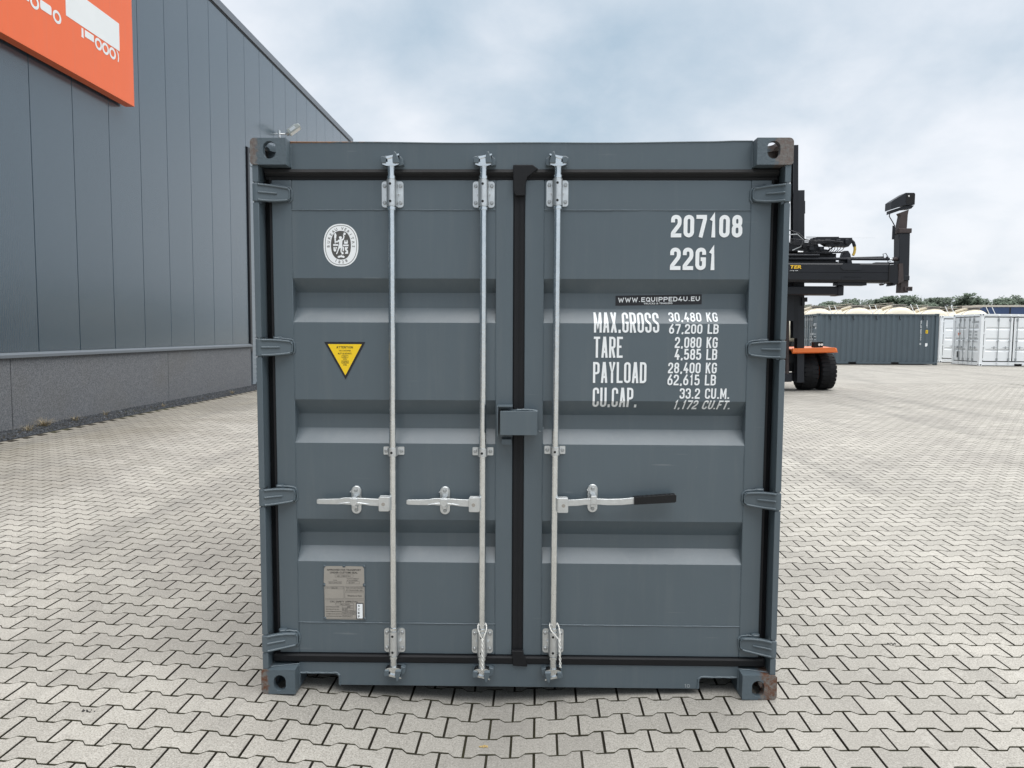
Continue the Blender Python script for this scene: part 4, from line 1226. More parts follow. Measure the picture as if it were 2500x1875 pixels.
while zz < ZD - 0.12:
    if first is None:
        mb = MB(); mb.prism([(XW - 0.05, zz), (XW + 0.030, zz + 0.010), (XW + 0.030, zz + 0.112), (XW - 0.05, zz + 0.121)], YD0 + 0.091, YD1 - 0.001)
        first = wchild(mb, 'door_slat', 'door_steel', smooth=0); zf = zz
    else:
        c = first.copy(); COL.objects.link(c); c.location.z = zz - zf
    zz += 0.122

# gravel strip between plinth and paving
mb = MB()
for k in range(40):
    y = -14 + k * (YD0 + 14.0) / 39
    mb.v += [(XW + 0.03, y, 0.245), (PX0 + 0.005, y, gh(PX0) - 0.012)]
mb.f = [(2 * k, 2 * k + 1, 2 * k + 3, 2 * k + 2) for k in range(39)]
V = list(mb.v); Fc = list(mb.f); T = [0.3] * len(V)
for k in range(9000):
    u = rnd.random(); y = 4.0 + (YD0 - 4.2) * rnd.random(); x = XW + 0.035 + u * (PX0 - XW - 0.035)
    z = 0.245 + (gh(PX0) - 0.012 - 0.245) * u + 0.004
    r = rnd.uniform(0.008, 0.019); t = rnd.random()
    if rnd.random() < 0.012: t = 2.2
    o = len(V); a = rnd.uniform(0, 6.28)
    pts = [(r * math.cos(a + q * 1.571) * rnd.uniform(.7, 1.2), r * math.sin(a + q * 1.571) * rnd.uniform(.7, 1.2), rnd.uniform(-.2, .2) * r) for q in range(4)] + [(0, 0, r * rnd.uniform(.6, 1.0))]
    V += [(x + p[0], y + p[1], z + p[2]) for p in pts]; T += [t] * 5
    Fc += [(o, o + 1, o + 4), (o + 1, o + 2, o + 4), (o + 2, o + 3, o + 4), (o + 3, o, o + 4)]
me = bpy.data.meshes.new('gravel'); me.from_pydata(V, [], Fc)
a_ = me.attributes.new('tone', 'FLOAT', 'POINT'); a_.data.foreach_set('value', T)
tag(link('gravel', me, 'gravel'), kind='stuff')
# dry weeds in the gravel
def weed(x, y, n, h, spread, label):
    mb = MB(); zb = 0.25
    for k in range(n):
        a = rnd.uniform(0, 6.28); r0 = rnd.uniform(0, spread * 0.35); L = h * rnd.uniform(.5, 1.1); b = rnd.uniform(.2, 1.0)
        p0 = Vector((r0 * math.cos(a), r0 * math.sin(a), -0.01)); d = Vector((math.cos(a + rnd.uniform(-.6, .6)), math.sin(a + rnd.uniform(-.6, .6)), 0))
        pts = [p0 + d * spread * b * t * t + Vector((0, 0, L * (t - 0.45 * b * t * t))) for t in (0, .35, .7, 1)]
        w = rnd.uniform(.002, .0035); sd2 = Vector((-d.y, d.x, 0)) * w
        o = len(mb.v)
        for j, p in enumerate(pts):
            f = 1 - j * 0.3; mb.v += [p - sd2 * f, p + sd2 * f]
        mb.f += [(o + 2 * j, o + 2 * j + 1, o + 2 * j + 3, o + 2 * j + 2) for j in range(3)]
    o_ = mb.build('dry_weed', 'straw', smooth=0); o_.location = (x, y, zb)
    tag(o_, label, 'weed', 'dry weeds along the warehouse plinth')
weed(-7.42, 7.25, 120, 0.17, 0.24, 'large tuft of dry straw grass in the gravel beside the leftmost plinth joint')
weed(-7.30, 6.75, 60, 0.12, 0.20, 'dry straw tuft at the very left edge of the photo by the plinth')
weed(-7.40, 7.95, 60, 0.13, 0.16, 'low dry tuft just right of the large straw tuft in the gravel')
weed(-7.36, 8.7, 26, 0.12, 0.10, 'small single dry tuft in the gravel, third from the left')
weed(-7.15, 10.2, 26, 0.08, 0.09, 'small dry tuft midway along the gravel strip')
weed(-7.10, 13.2, 40, 0.10, 0.12, 'small dry tuft at the paving edge near the far plinth joint')

# ------------------------------------------------------------------ orange sign on the warehouse
XS = -7.393
SG = empty('sign_board', (XW, 7.0, 5.795))
tag(SG, 'orange sign board with a white truck pictogram fixed high on the warehouse wall', 'sign')
def schild(mb, name, m, **kw):
    mb.v = [(x - XW, y - 7.0, z - 5.795) for x, y, z in mb.v]
    return mb.build(name, m, SG, **kw)
mb = MB(); mb.box(XW + 0.05, XS, 3.2, 9.93, 5.795, 9.2); schild(mb, 'board', 'sign_orange', bevel=0.004)
for y in (4.6, 6.6, 8.4, 9.7):
    mb = MB(); mb.box(XW - 0.0005, XW + 0.0495, y, y + 0.06, 5.9, 9.1); schild(mb, 'wall_bracket', 'trim_black')
def spoly(P, name, m='sign_white', th=0.003):
    mb = MB(); mb.prism(P, XS + 0.0005, XS + th, 'x'); schild(mb, name, m, smooth=0)
spoly([(8.062, 6.622), (9.502, 6.620), (9.507, 7.096), (8.062, 7.10)], 'trailer_shape')
spoly([(8.440, 6.592), (8.487, 6.592), (8.487, 6.47), (8.50, 6.445), (8.43, 6.445), (8.44, 6.47)], 'support_shape')
spoly([(8.525, 6.592), (8.762, 6.592), (8.762, 6.484), (8.525, 6.484)], 'box_shape')
def wheel(yc, zc=6.504, r=0.097, ri=0.056, name='wheel_shape'):
    n = 28; mb = MB()
    o = [(yc + r * math.cos(2 * PI * k / n), zc + r * math.sin(2 * PI * k / n)) for k in range(n)]
    i_ = [(yc + ri * math.cos(2 * PI * k / n), zc + ri * math.sin(2 * PI * k / n)) for k in range(n)]
    V2, F2 = ringp(o, i_)
    mb.v = [(XS + 0.003, a, b) for a, b in V2]; mb.f = F2
    schild(mb, name, 'sign_white', smooth=0)
for y in (8.884, 9.082, 9.283, 7.846, 7.352): wheel(y)
spoly([(9.40, 6.60), (9.43, 6.60), (9.465, 6.56), (9.475, 6.50), (9.46, 6.42), (9.435, 6.42), (9.45, 6.50), (9.44, 6.55)], 'mudguard_shape')
spoly(rrect(7.474, 7.722, 6.468, 6.604, 0.03), 'tank_shape')
spoly([(6.55, 6.46), (7.235, 6.46), (7.235, 6.56), (7.18, 7.30), (6.85, 7.30), (6.55, 6.85)], 'cab_shape')
spoly([(8.055, 7.13), (8.055, 7.14), (7.6, 7.14), (7.6, 7.13)], 'line_shape')

# ------------------------------------------------------------------ flood light
FL = empty('flood_light', (XW, 17.93, 7.48))
tag(FL, 'grey floodlight on a bracket high on the warehouse wall above the container corner', 'lamp')
mb = MB(); mb.box(0, 0.02, -0.06, 0.06, -0.10, 0.10); mb.tube([(0.02, 0, 0.0), (0.16, 0.02, 0.0), (0.26, 0.05, 0.02)], 0.022, 8); mb.box(0.20, 0.24, -0.09, 0.14, -0.03, 0.03); mb.build('bracket', 'zinc_dull', FL)
hd = MB(); hd.prism([(-0.20, -0.07), (0.20, -0.07), (0.20, 0.02), (0.10, 0.07), (-0.20, 0.07)], -0.16, 0.16)
h = hd.build('lamp_head', 'lamp_grey', FL, bevel=0.012); h.location = (0.40, 0.12, 0.16); h.rotation_euler = (0, math.radians(-38), math.radians(12))
ln = MB(); ln.box(-0.16, 0.16, -0.13, 0.13, -0.078, -0.0705); ln.build('glass', 'lens', h)
ln = MB(); ln.box(-0.12, 0.06, -0.1605, -0.164, -0.04, 0.04); ln.build('driver_box', 'zinc_dull', h)

# ------------------------------------------------------------------ forklift with container spreader
FX, FY = 6.45, 17.6
TILT = -0.035
FZ = gh(8.0) - 0.035 * (8.0 - FX)
FK = empty('container_forklift', (FX, FY, FZ), (0, TILT, 0))
tag(FK, 'black container handling forklift with raised spreader beam and orange wheel guards', 'forklift')
def L(x, z):      # measured world x,z -> local
    dx, dz = x - FX, z - FZ; c, s = math.cos(TILT), math.sin(TILT)
    return (c * dx - s * dz, s * dx + c * dz)
def lbox(mb, xa, xb, za, zb, ya, yb):
    t_ = MB().box(xa, xb, ya, yb, za, zb)
    mb.add([(L(x, z)[0], y - FY, L(x, z)[1]) for x, y, z in t_.v], t_.f); return mb
def lpoly(mb, P, ya, yb): mb.prism([L(*p) for p in P], ya - FY, yb - FY); return mb
S0 = 16.4
# mast: outer and inner channels on both sides (local symmetric)
def channel(xc, w, y0, y1, z0, z1, name, m='fl_dark'):
    mb = MB(); t = 0.03
    mb.box(xc - w / 2, xc + w / 2, y0, y0 + t, z0, z1); mb.box(xc - w / 2, xc + w / 2, y1 - t, y1, z0, z1); mb.box(xc + w / 2 - t, xc + w / 2, y0 + t, y1 - t, z0, z1)
    return mb.build(name, m, FK)
for s in (-1, 1):
    channel(s * 0.955, 0.19, -0.62, -0.36, 0.26, 5.55, 'mast_channel')
    channel(s * 0.80, 0.13, -0.66, -0.42, 1.5, 6.76, 'mast_channel', 'fl_black')
    mb = MB(); mb.cyl((s * 0.62, -0.50, 0.5), (s * 0.62, -0.50, 5.3), 0.055, 10); mb.build('lift_cylinder', 'fl_rust', FK)
    mb = MB(); mb.box(s * 1.055 - 0.02, s * 1.055 + 0.02, -0.60, -0.40, 4.92, 5.26); mb.build('mast_bracket', 'fl_dark', FK)
    mb = MB(); mb.box(s * 0.985 - 0.07 + s * .05, s * 0.985 + 0.07 + s * .05, -0.70, -0.45, 2.50, 2.62); mb.box(s * 1.0 - 0.035, s * 1.0 + 0.035, -0.70, -0.45, 2.4, 2.499); mb.build('mast_bracket', 'fl_dark', FK)
for z, zt in ((6.58, 6.76), (5.35, 5.5), (0.28, 0.52), (2.95, 3.1)):
    mb = MB(); mb.box(-0.73, 0.73, -0.55, -0.45, z, zt); mb.build('mast_crossbar', 'fl_dark', FK)
for s in (-1, 1):
    mb = MB(); mb.prism([(s * 0.74, 1.98), (s * 0.74, 2.8), (s * 0.62, 2.8), (s * 0.40, 2.45), (s * 0.40, 1.98)], -0.70, -0.64); mb.build('carriage_plate', 'fl_dark', FK)
# main spreader beam (with creased face), telescopic arm, end frame
mb = MB(); a0, a1 = 4.0, 9.30
bt, bm_, bb = 3.635, 3.39, 3.14
mb.prism([(-0.22, bt), (0.22, bt), (0.22, bb), (-0.19, bb), (-0.245, bb + 0.06), (-0.245, bm_ - 0.005), (-0.235, bm_), (-0.245, bm_ + 0.005), (-0.245, bt - 0.04)], a0, a1, 'x')
mb.v = [(L(x, z)[0], y + S0 - FY, L(x, z)[1]) for x, y, z in mb.v]
BEAM = mb.build('spreader_beam', 'fl_black', FK, smooth=0)
def face(P, name, m, parent=BEAM, y=S0 - 0.2465, th=0.004): 
    mb = MB(); mb.prism([L(*p) for p in P], y - FY - th, y - FY); return mb.build(name, m, parent, smooth=0)
face([(8.09, 3.632), (8.50, 3.632), (8.58, 3.53), (8.58, 3.49), (8.54, 3.455), (8.10, 3.455), (8.03, 3.50), (8.03, 3.53)], 'stiffener_plate', 'fl_dark', th=0.012)
face([(8.07, 3.20), (8.07, 3.26), (8.12, 3.30), (8.52, 3.30), (8.56, 3.28), (8.12, 3.285), (8.085, 3.25), (8.085, 3.20)], 'stiffener_plate', 'fl_dark', th=0.012)
face([(9.275, 3.15), (9.297, 3.15), (9.297, 3.63), (9.275, 3.63)], 'end_band', 'dark', th=0.014)
V2, F2 = font_poly('TER', 0.03)
V2 = fit(V2, 6.69, 7.0, 3.482, 3.572); V2 = [L(x + (z - 3.48) * 0.25, z) for x, z in V2]
me = bpy.data.meshes.new('lettering'); me.from_pydata([(x, S0 - 0.252 - FY, z) for x, z in V2], [], F2); link('lettering', me, 'fl_yellow', BEAM)
V2, F2 = font_poly('ong lift'); V2 = [L(*p) for p in fit(V2, 6.70, 6.92, 3.415, 3.445)]
me = bpy.data.meshes.new('lettering'); me.from_pydata([(x, S0 - 0.252 - FY, z) for x, z in V2], [], F2); link('lettering', me, 'letter_white', BEAM)
mb = MB(); lpoly(mb, [(9.32, 3.60), (9.52, 3.62), (9.55, 3.40), (9.56, 3.13), (9.48, 3.06), (9.42, 3.06), (9.44, 3.12), (9.32, 3.16)], S0 - 0.19, S0 + 0.18)
lpoly(mb, [(9.19, 3.12), (9.28, 3.12), (9.22, 3.07)], S0 - 0.1, S0 + 0.1); mb.build('telescopic_arm', 'fl_black', FK, smooth=0)
mb = MB(); lpoly(mb, [(9.555, 3.64), (9.66, 3.64), (9.70, 3.18), (9.56, 3.10)], S0 - 0.20, S0 + 0.20); mb.build('end_plate', 'fl_rust', FK, smooth=0)
mb = MB(); lbox(mb, 8.0, 8.76, 3.062, 3.135, S0 - 0.16, S0 + 0.16); mb.build('slide_plate', 'fl_black', FK, smooth=0)
mb = MB(); lbox(mb, 4.8, 8.19, 2.81, 3.04, S0 - 0.05, S0 + 0.45); mb.build('lower_beam', 'fl_black', FK, bevel=0.03)
mb = MB(); lbox(mb, 8.05, 8.21, 2.795, 3.055, S0 - 0.07, S0 + 0.47); mb.build('beam_end', 'fl_dark', FK, bevel=0.02)
# end post
mb = MB(); lpoly(mb, [(9.555, 4.44), (9.83, 4.44), (9.86, 3.20), (9.60, 3.20)], S0 - 0.16, S0 + 0.16); mb.build('end_post', 'fl_dark', FK, bevel=0.015)
mb = MB(); lbox(mb, 9.535, 9.86, 4.44, 4.56, S0 - 0.18, S0 + 0.18); mb.build('post_collar', 'fl_rust', FK, bevel=0.008)
mb = MB(); lbox(mb, 9.61, 9.86, 3.20, 3.32, S0 - 0.18, S0 + 0.18); mb.build('post_collar', 'fl_dark', FK, bevel=0.008)
FT = MB(); lbox(FT, 9.665, 9.865, 2.88, 3.20, S0 - 0.13, S0 + 0.13); lbox(FT, 9.75, 9.955, 2.92, 3.035, S0 - 0.17, S0 - 0.131)
FT = FT.build('twistlock_foot', 'fl_rust', FK, bevel=0.008)
for x in (9.82, 9.90):
    p = L(x, 2.977); mb = MB(); mb.cyl((p[0], S0 - 0.1695 - FY, p[1]), (p[0], S0 - 0.175 - FY, p[1]), 0.024, 12); mb.build('twistlock_hole', 'dark', FT)
mb = MB(); lpoly(mb, [(9.545, 4.56), (9.60, 4.90), (9.56, 4.97), (9.80, 5.06), (9.78, 4.93), (9.77, 4.56)], S0 - 0.09, S0 + 0.09); mb.build('post_neck', 'fl_rust', FK, smooth=0)
mb = MB(); lbox(mb, 9.435, 9.50, 4.29, 4.65, S0 - 0.02, S0); mb.build('cover_plate', 'fl_dark', FK)
HD = MB(); p0 = [(9.36, 5.07), (9.36, 5.27), (9.44, 5.33), (9.72, 5.505), (9.94, 5.505), (9.965, 5.47), (9.965, 5.20), (9.72, 5.19)]
lpoly(HD, p0, S0 - 0.05, S0 + 0.30); HD = HD.build('camera_head', 'fl_dark', FK, smooth=0)
mb = MB(); lpoly(mb, [(9.735, 5.22), (9.955, 5.23), (9.955, 5.49), (9.735, 5.49)], S0 - 0.056, S0 - 0.0505); mb.build('head_opening', 'dark', HD)
mb = MB(); lpoly(mb, [(9.36, 4.96), (9.36, 5.05), (9.72, 5.17), (9.965, 5.18), (9.90, 5.10), (9.70, 5.08)], S0 - 0.02, S0 + 0.2); mb.build('arm_rail', 'fl_black', FK, smooth=0)
p = L(9.80, 5.42); mb = MB(); mb.cyl((p[0], S0 - 0.062 - FY, p[1]), (p[0], S0 - 0.0565 - FY, p[1]), 0.022, 10); mb.build('lens', 'lens', HD)
def ltube(pts, r, name, m, n=8):
    mb = MB(); mb.tube([(L(x, z)[0], y - FY, L(x, z)[1]) for x, y, z in pts], r, n); return mb.build(name, m, FK)
def lcyl(x0, x1, z, r, y, name, m):
    mb = MB(); a, b = L(x0, z), L(x1, z); mb.cyl((a[0], y - FY, a[1]), (b[0], y - FY, b[1] ), r, 14); return mb.build(name, m, FK)
lcyl(5.5, 9.37, 3.765, 0.038, S0 - 0.05, 'hydraulic_cylinder', 'fl_dark')
lcyl(9.371, 9.46, 3.765, 0.022, S0 - 0.05, 'piston_rod', 'steel_bright')
lcyl(9.461, 9.60, 3.765, 0.05, S0 - 0.05, 'cylinder_eye', 'fl_rust')
lcyl(5.5, 7.52, 3.855, 0.036, S0 - 0.08, 'hydraulic_cylinder', 'fl_dark')
lcyl(7.0, 8.22, 3.935, 0.020, S0 - 0.06, 'piston_rod', 'fl_black')
lcyl(6.95, 7.09, 3.945, 0.024, S0 - 0.07, 'piston_rod', 'steel_bright')
mb = MB(); lpoly(mb, [(8.10, 3.64), (8.16, 3.90), (8.20, 3.985), (8.30, 3.985), (8.36, 3.90), (8.42, 3.64)], S0 - 0.02, S0 + 0.14); mb.build('cylinder_bracket', 'fl_dark', FK, smooth=0)
mb = MB(); lpoly(mb, [(8.42, 3.83), (9.28, 3.855), (9.28, 3.80), (8.42, 3.79)], S0 + 0.1, S0 + 0.16); mb.build('guide_rail', 'fl_black', FK, smooth=0)
mb = MB(); lbox(mb, 6.0, 8.05, 3.64, 3.70, S0 + 0.0, S0 + 0.2); mb.build('guide_rail', 'fl_black', FK)
mb = MB(); lbox(mb, 9.0, 9.52, 3.64, 3.675, S0 - 0.1, S0 + 0.1); mb.build('guide_rail', 'fl_black', FK)
mb = MB(); lpoly(mb, [(7.30, 4.19), (7.36, 4.32), (7.45, 4.345), (8.03, 4.35), (8.03, 4.325), (8.38, 4.325), (8.37, 4.19), (8.29, 4.09), (7.75, 4.11), (7.60, 4.20)], S0 - 0.05, S0 + 0.20); mb.build('valve_block', 'fl_black', FK, smooth=0)
mb = MB(); lpoly(mb, [(6.2, 4.2), (7.0, 4.20), (7.50, 4.16), (7.55, 4.04), (7.74, 4.02), (7.85, 3.98), (6.2, 3.96)], S0, S0 + 0.2); mb.build('hydraulic_unit', 'fl_black', FK, smooth=0)
mb = MB(); lbox(mb, 7.0, 7.9, 3.905, 3.96, S0 + 0.0, S0 + 0.15); mb.build('hydraulic_unit', 'fl_dark', FK)
ltube([(8.36, S0, 4.27), (8.42, S0 - 0.03, 4.20), (8.455, S0 - 0.03, 4.10)], 0.045, 'hose', 'fl_black')
ltube([(8.455, S0 - 0.03, 4.11), (8.468, S0 - 0.03, 4.03), (8.455, S0 - 0.03, 3.93), (8.425, S0 - 0.03, 3.86)], 0.036, 'yellow_hose', 'hose_yellow')
for k in range(6):
    z0 = 4.10; ltube([(7.78 + k * .085, S0, 4.11), (7.80 + k * .07, S0 - .03, 4.03 - 0.02 * (k % 2)), (7.78 + k * .055, S0, 3.95)], 0.009, 'hose', 'fl_black', 6)
ltube([(7.95, S0, 4.12), (7.82, S0, 4.02), (7.70, S0, 3.95)], 0.022, 'hose', 'fl_black', 6)
ltube([(6.6, S0 - .1, 4.55), (6.95, S0 - .12, 4.42), (7.12, S0 - .1, 4.27), (7.4, S0 - .1, 4.22), (7.75, S0 - .1, 4.23), (8.0, S0 - .08, 4.16)], 0.014, 'hose', 'fl_black', 6)
ltube([(6.6, S0 - .12, 4.38), (6.9, S0 - .14, 4.40), (7.08, S0 - .12, 4.25), (7.02, S0 - .1, 4.08), (6.8, S0 - .1, 3.98)], 0.013, 'hose', 'far_rod', 6)
ltube([(9.37, S0, 5.05), (9.34, S0, 4.90), (9.43, S0, 4.76), (9.50, S0, 4.64)], 0.013, 'hose', 'fl_black', 6)
ltube([(9.22, S0 - .05, 3.80), (9.20, S0 - .05, 3.90), (9.27, S0 - .05, 3.92), (9.31, S0 - .05, 3.86), (9.34, S0 - .05, 3.68), (9.42, S0 - .05, 3.72)], 0.010, 'hose', 'fl_black', 6)
ltube([(8.40, S0 - .05, 4.32), (9.0, S0, 4.33)], 0.001, 'wire', 'fl_black', 4)
mb = MB(); lbox(mb, 5.0, 8.06, 3.655, 3.93, S0 + 0.16, S0 + 0.24); mb.build('hydraulic_unit', 'fl_black', FK)
mb = MB(); lbox(mb, 5.0, 7.75, 3.93, 4.12, S0 + 0.21, S0 + 0.27); mb.build('hydraulic_unit', 'fl_black', FK)
for x, z, w_, h_ in ((7.12, 4.10, .10, .10), (7.30, 4.05, .12, .12), (7.55, 4.03, .08, .07), (7.48, 4.22, .07, .09), (7.72, 4.24, .16, .08), (8.0, 4.23, .12, .10), (8.22, 4.22, .08, .13), (8.30, 3.70, .10, .12), (9.30, 3.78, .05, .10)):
    mb = MB(); lbox(mb, x - w_ / 2, x + w_ / 2, z - h_ / 2, z + h_ / 2, S0 - 0.11, S0 - 0.052); mb.build('valve', 'fl_dark', FK, bevel=0.01)
for k in range(5):
    ltube([(6.7, S0 - .14 - k * .012, 4.15 + k * .03), (7.2, S0 - .15, 4.10 + k * .035), (7.5 + k * .06, S0 - .13, 4.16 + k * .02), (7.8 + k * .08, S0 - .11, 4.20)], 0.010, 'hose', 'fl_dark', 6)
for k in range(3):
    ltube([(7.15, S0 - .1, 4.30 + k * .02), (7.40, S0 - .1, 4.295 + k * .022)], 0.004, 'wire', 'fl_black', 5)
# chassis, guards, lamps, wheels, cab
mb = MB(); mb.box(-1.0, 1.0, -0.2, 3.4, 0.55, 1.15); mb.build('chassis', 'fl_dark', FK, bevel=0.03)
mb = MB(); mb.box(-1.15, 1.15, 2.6, 3.8, 0.5, 1.9); mb.build('counterweight', 'fl_orange', FK, bevel=0.08)
mb = MB(); mb.box(-1.05, 1.05, -0.30, -0.10, 0.28, 0.52); mb.build('axle_beam', 'fl_dark', FK)
mb = MB(); mb.box(-1.0, 1.0, -0.34, -0.20, 0.80, 1.06); mb.build('axle_beam', 'fl_dark', FK)
for s in (-1, 1):
    mb = MB()
    P = [(-0.72, 1.08), (-0.62, 1.20), (0.45, 1.235), (0.62, 1.08), (0.58, 1.06), (0.44, 1.19), (-0.58, 1.17), (-0.66, 1.07)]
    xa, xb = sorted((s * 0.70, s * 1.93))
    mb.prism([(y, z) for y, z in P], xa, xb, 'x')
    # sloped outer lip
    mb.prism([(s * 0.70, 1.105), (s * 0.70, 1.22), (s * 1.84, 1.22), (s * 1.93, 1.09)][::s], -0.735, -0.64)
    mb.build('wheel_guard', 'fl_orange', FK, smooth=30)
    HLm = MB(); HLm.box(s * 1.43 - 0.125, s * 1.43 + 0.125, -0.66, -0.45, 1.225, 1.385); HL = HLm.build('headlamp', 'dark', FK, bevel=0.01)
    for q in (0.015, 0.085):
        mb = MB(); mb.cyl((s * 1.43 + q, -0.6605, 1.305), (s * 1.43 + q, -0.672, 1.305), 0.034, 14); mb.build('lamp_glass', 'lens', HL)
def wheelthing(x, y, r, w):
    prof_ = [(-w / 2 + .03, r * .52), (-w / 2, r * .60), (-w / 2 + .005, r * .84), (-w / 2 + .05, r * .955), (-w / 2 + .11, r * .985), (0, r), (w / 2 - .11, r * .985), (w / 2 - .05, r * .955), (w / 2 - .005, r * .84), (w / 2, r * .60), (w / 2 - .03, r * .52)]
    mb = MB(); mb.lathe(prof_, (0, 0, 0), 'x', 48)
    # tread lugs
    for k in range(26):
        t = 2 * PI * k / 26
        for sg in (-1, 1):
            lug = MB(); tt = t + (PI / 26 if sg > 0 else 0)
            lug.box(0.012 if sg > 0 else -w / 2 + 0.012, w / 2 - 0.012 if sg > 0 else -0.012, -r * 0.085, r * 0.085, r * 0.955, r * 1.012)
            c, s_ = math.cos(tt), math.sin(tt)
            v2 = []
            for (a, b, d) in lug.v:
                if abs(a) > w / 2 - 0.06: d -= 0.022 * (abs(a) - (w / 2 - 0.06)) / 0.048
                v2.append((a, b * c - d * s_, b * s_ + d * c))
            lug.v = v2; mb.add(lug.v, lug.f)
    o = mb.build('tyre', 'tyre', FK, smooth=30); o.location = (x, y, r * 1.005)
    rm = MB().lathe([(-w / 2 + .031, .001), (-w / 2 + .05, r * .2), (-w / 2 + .09, r * .45), (-w / 2 + .03, r * .53), (w / 2 - .03, r * .53), (w / 2 - .09, r * .45), (w / 2 - .031, .001)], (0, 0, 0), 'x', 24)
    rm.build('rim', 'fl_orange', o)
for s in (-1, 1):
    for x in (1.30, 1.80): wheelthing(s * x, 0.0, 0.535, 0.42)
    wheelthing(s * 0.85, 2.9, 0.50, 0.40)
CB = MB()
for x in (-0.55, 0.85):
    for y in (0.9, 2.3): CB.box(x - .04, x + .04, y - .04, y + .04, 1.15, 2.95)
CB.box(-0.62, 0.92, 0.83, 2.37, 2.951, 3.05); CB = CB.build('cab_frame', 'fl_dark', FK, bevel=0.02)
mb = MB(); mb.box(-0.509, 0.809, 0.86, 0.87, 1.5, 2.95); mb.build('windscreen', 'cab_glass', CB)
mb = MB(); mb.box(0.86, 0.87, 0.945, 2.255, 1.5, 2.95); mb.build('side_window', 'cab_glass', CB)
mb = MB(); mb.box(-0.62, 0.92, 0.80, 2.4, 1.16, 1.49); mb.build('cab_base', 'fl_dark', FK)

# ------------------------------------------------------------------ far containers
def corr_side(mb, x0, x1, y, z0, z1, pitch, dep):
    x = x0; pts = []
    while x < x1 - 1e-6:
        pts += [(x, y), (min(x + pitch * .27, x1), y), (min(x + pitch * .5, x1), y + dep), (min(x + pitch * .77, x1), y + dep)]; x += pitch
    pts.append((x1, y)); o = len(mb.v)
    for a, b in pts: mb.v += [(a, b, z0), (a, b, z1)]
    mb.f += [(o + 2 * i, o + 2 * i + 2, o + 2 * i + 3, o + 2 * i + 1) for i in range(len(pts) - 1)]
Lc, Wc, Hc = 6.058, 2.438, 2.591
FITM = MB()
def small_fit(parent, x, y, z, m):
    mb = MB(); mb.box(x - .08, x + .08, y - .088, y + .088, z - .059, z + .059); o = mb.build('corner_fitting', m, parent, bevel=0.012)
    mb = MB(); mb.cyl((x, y - .0885, z), (x, y - .0905, z), 0.034, 12); mb.cyl((x - .0805, y, z), (x - .0825, y, z), 0.034, 12); mb.build('aperture', 'dark', o)
def frame(parent, m):
    for x in (.081, Lc - .081):
        for y in (.089, Wc - .089):
            small_fit(parent, x, y, .0595, m); small_fit(parent, x, y, Hc - .0595, m)
            mb = MB(); mb.box(x - .075, x + .075, y - .07, y + .07, .119, Hc - .119); mb.build('corner_post', m, parent)
    mb = MB(); mb.box(.16, Lc - .16, .01, .10, Hc - .09, Hc - .02); mb.build('top_rail', m, parent)
    mb = MB(); mb.box(.16, Lc - .16, Wc - .10, Wc - .01, Hc - .09, Hc - .02); mb.build('top_rail', m, parent)
    mb = MB(); mb.box(.16, Lc - .16, Wc - .10, Wc - .01, .03, .18); mb.build('bottom_rail', m, parent)
    mb = MB(); mb.box(.1, Lc - .1, .11, Wc - .11, Hc - .05, Hc - .03); mb.build('roof_panel', m, parent)
    mb = MB(); mb.box(.16, Lc - .16, Wc - .06, Wc - .03, .18, Hc - .09); mb.build('side_wall', m, parent)
    mb = MB(); mb.box(Lc - .06, Lc - .03, .16, Wc - .16, .03, Hc - .03); mb.build('end_wall', m, parent)
    mb = MB(); mb.box(.16, Lc - .16, .06, Wc - .06, .14, .17); mb.build('floor_panel', 'dark', parent)
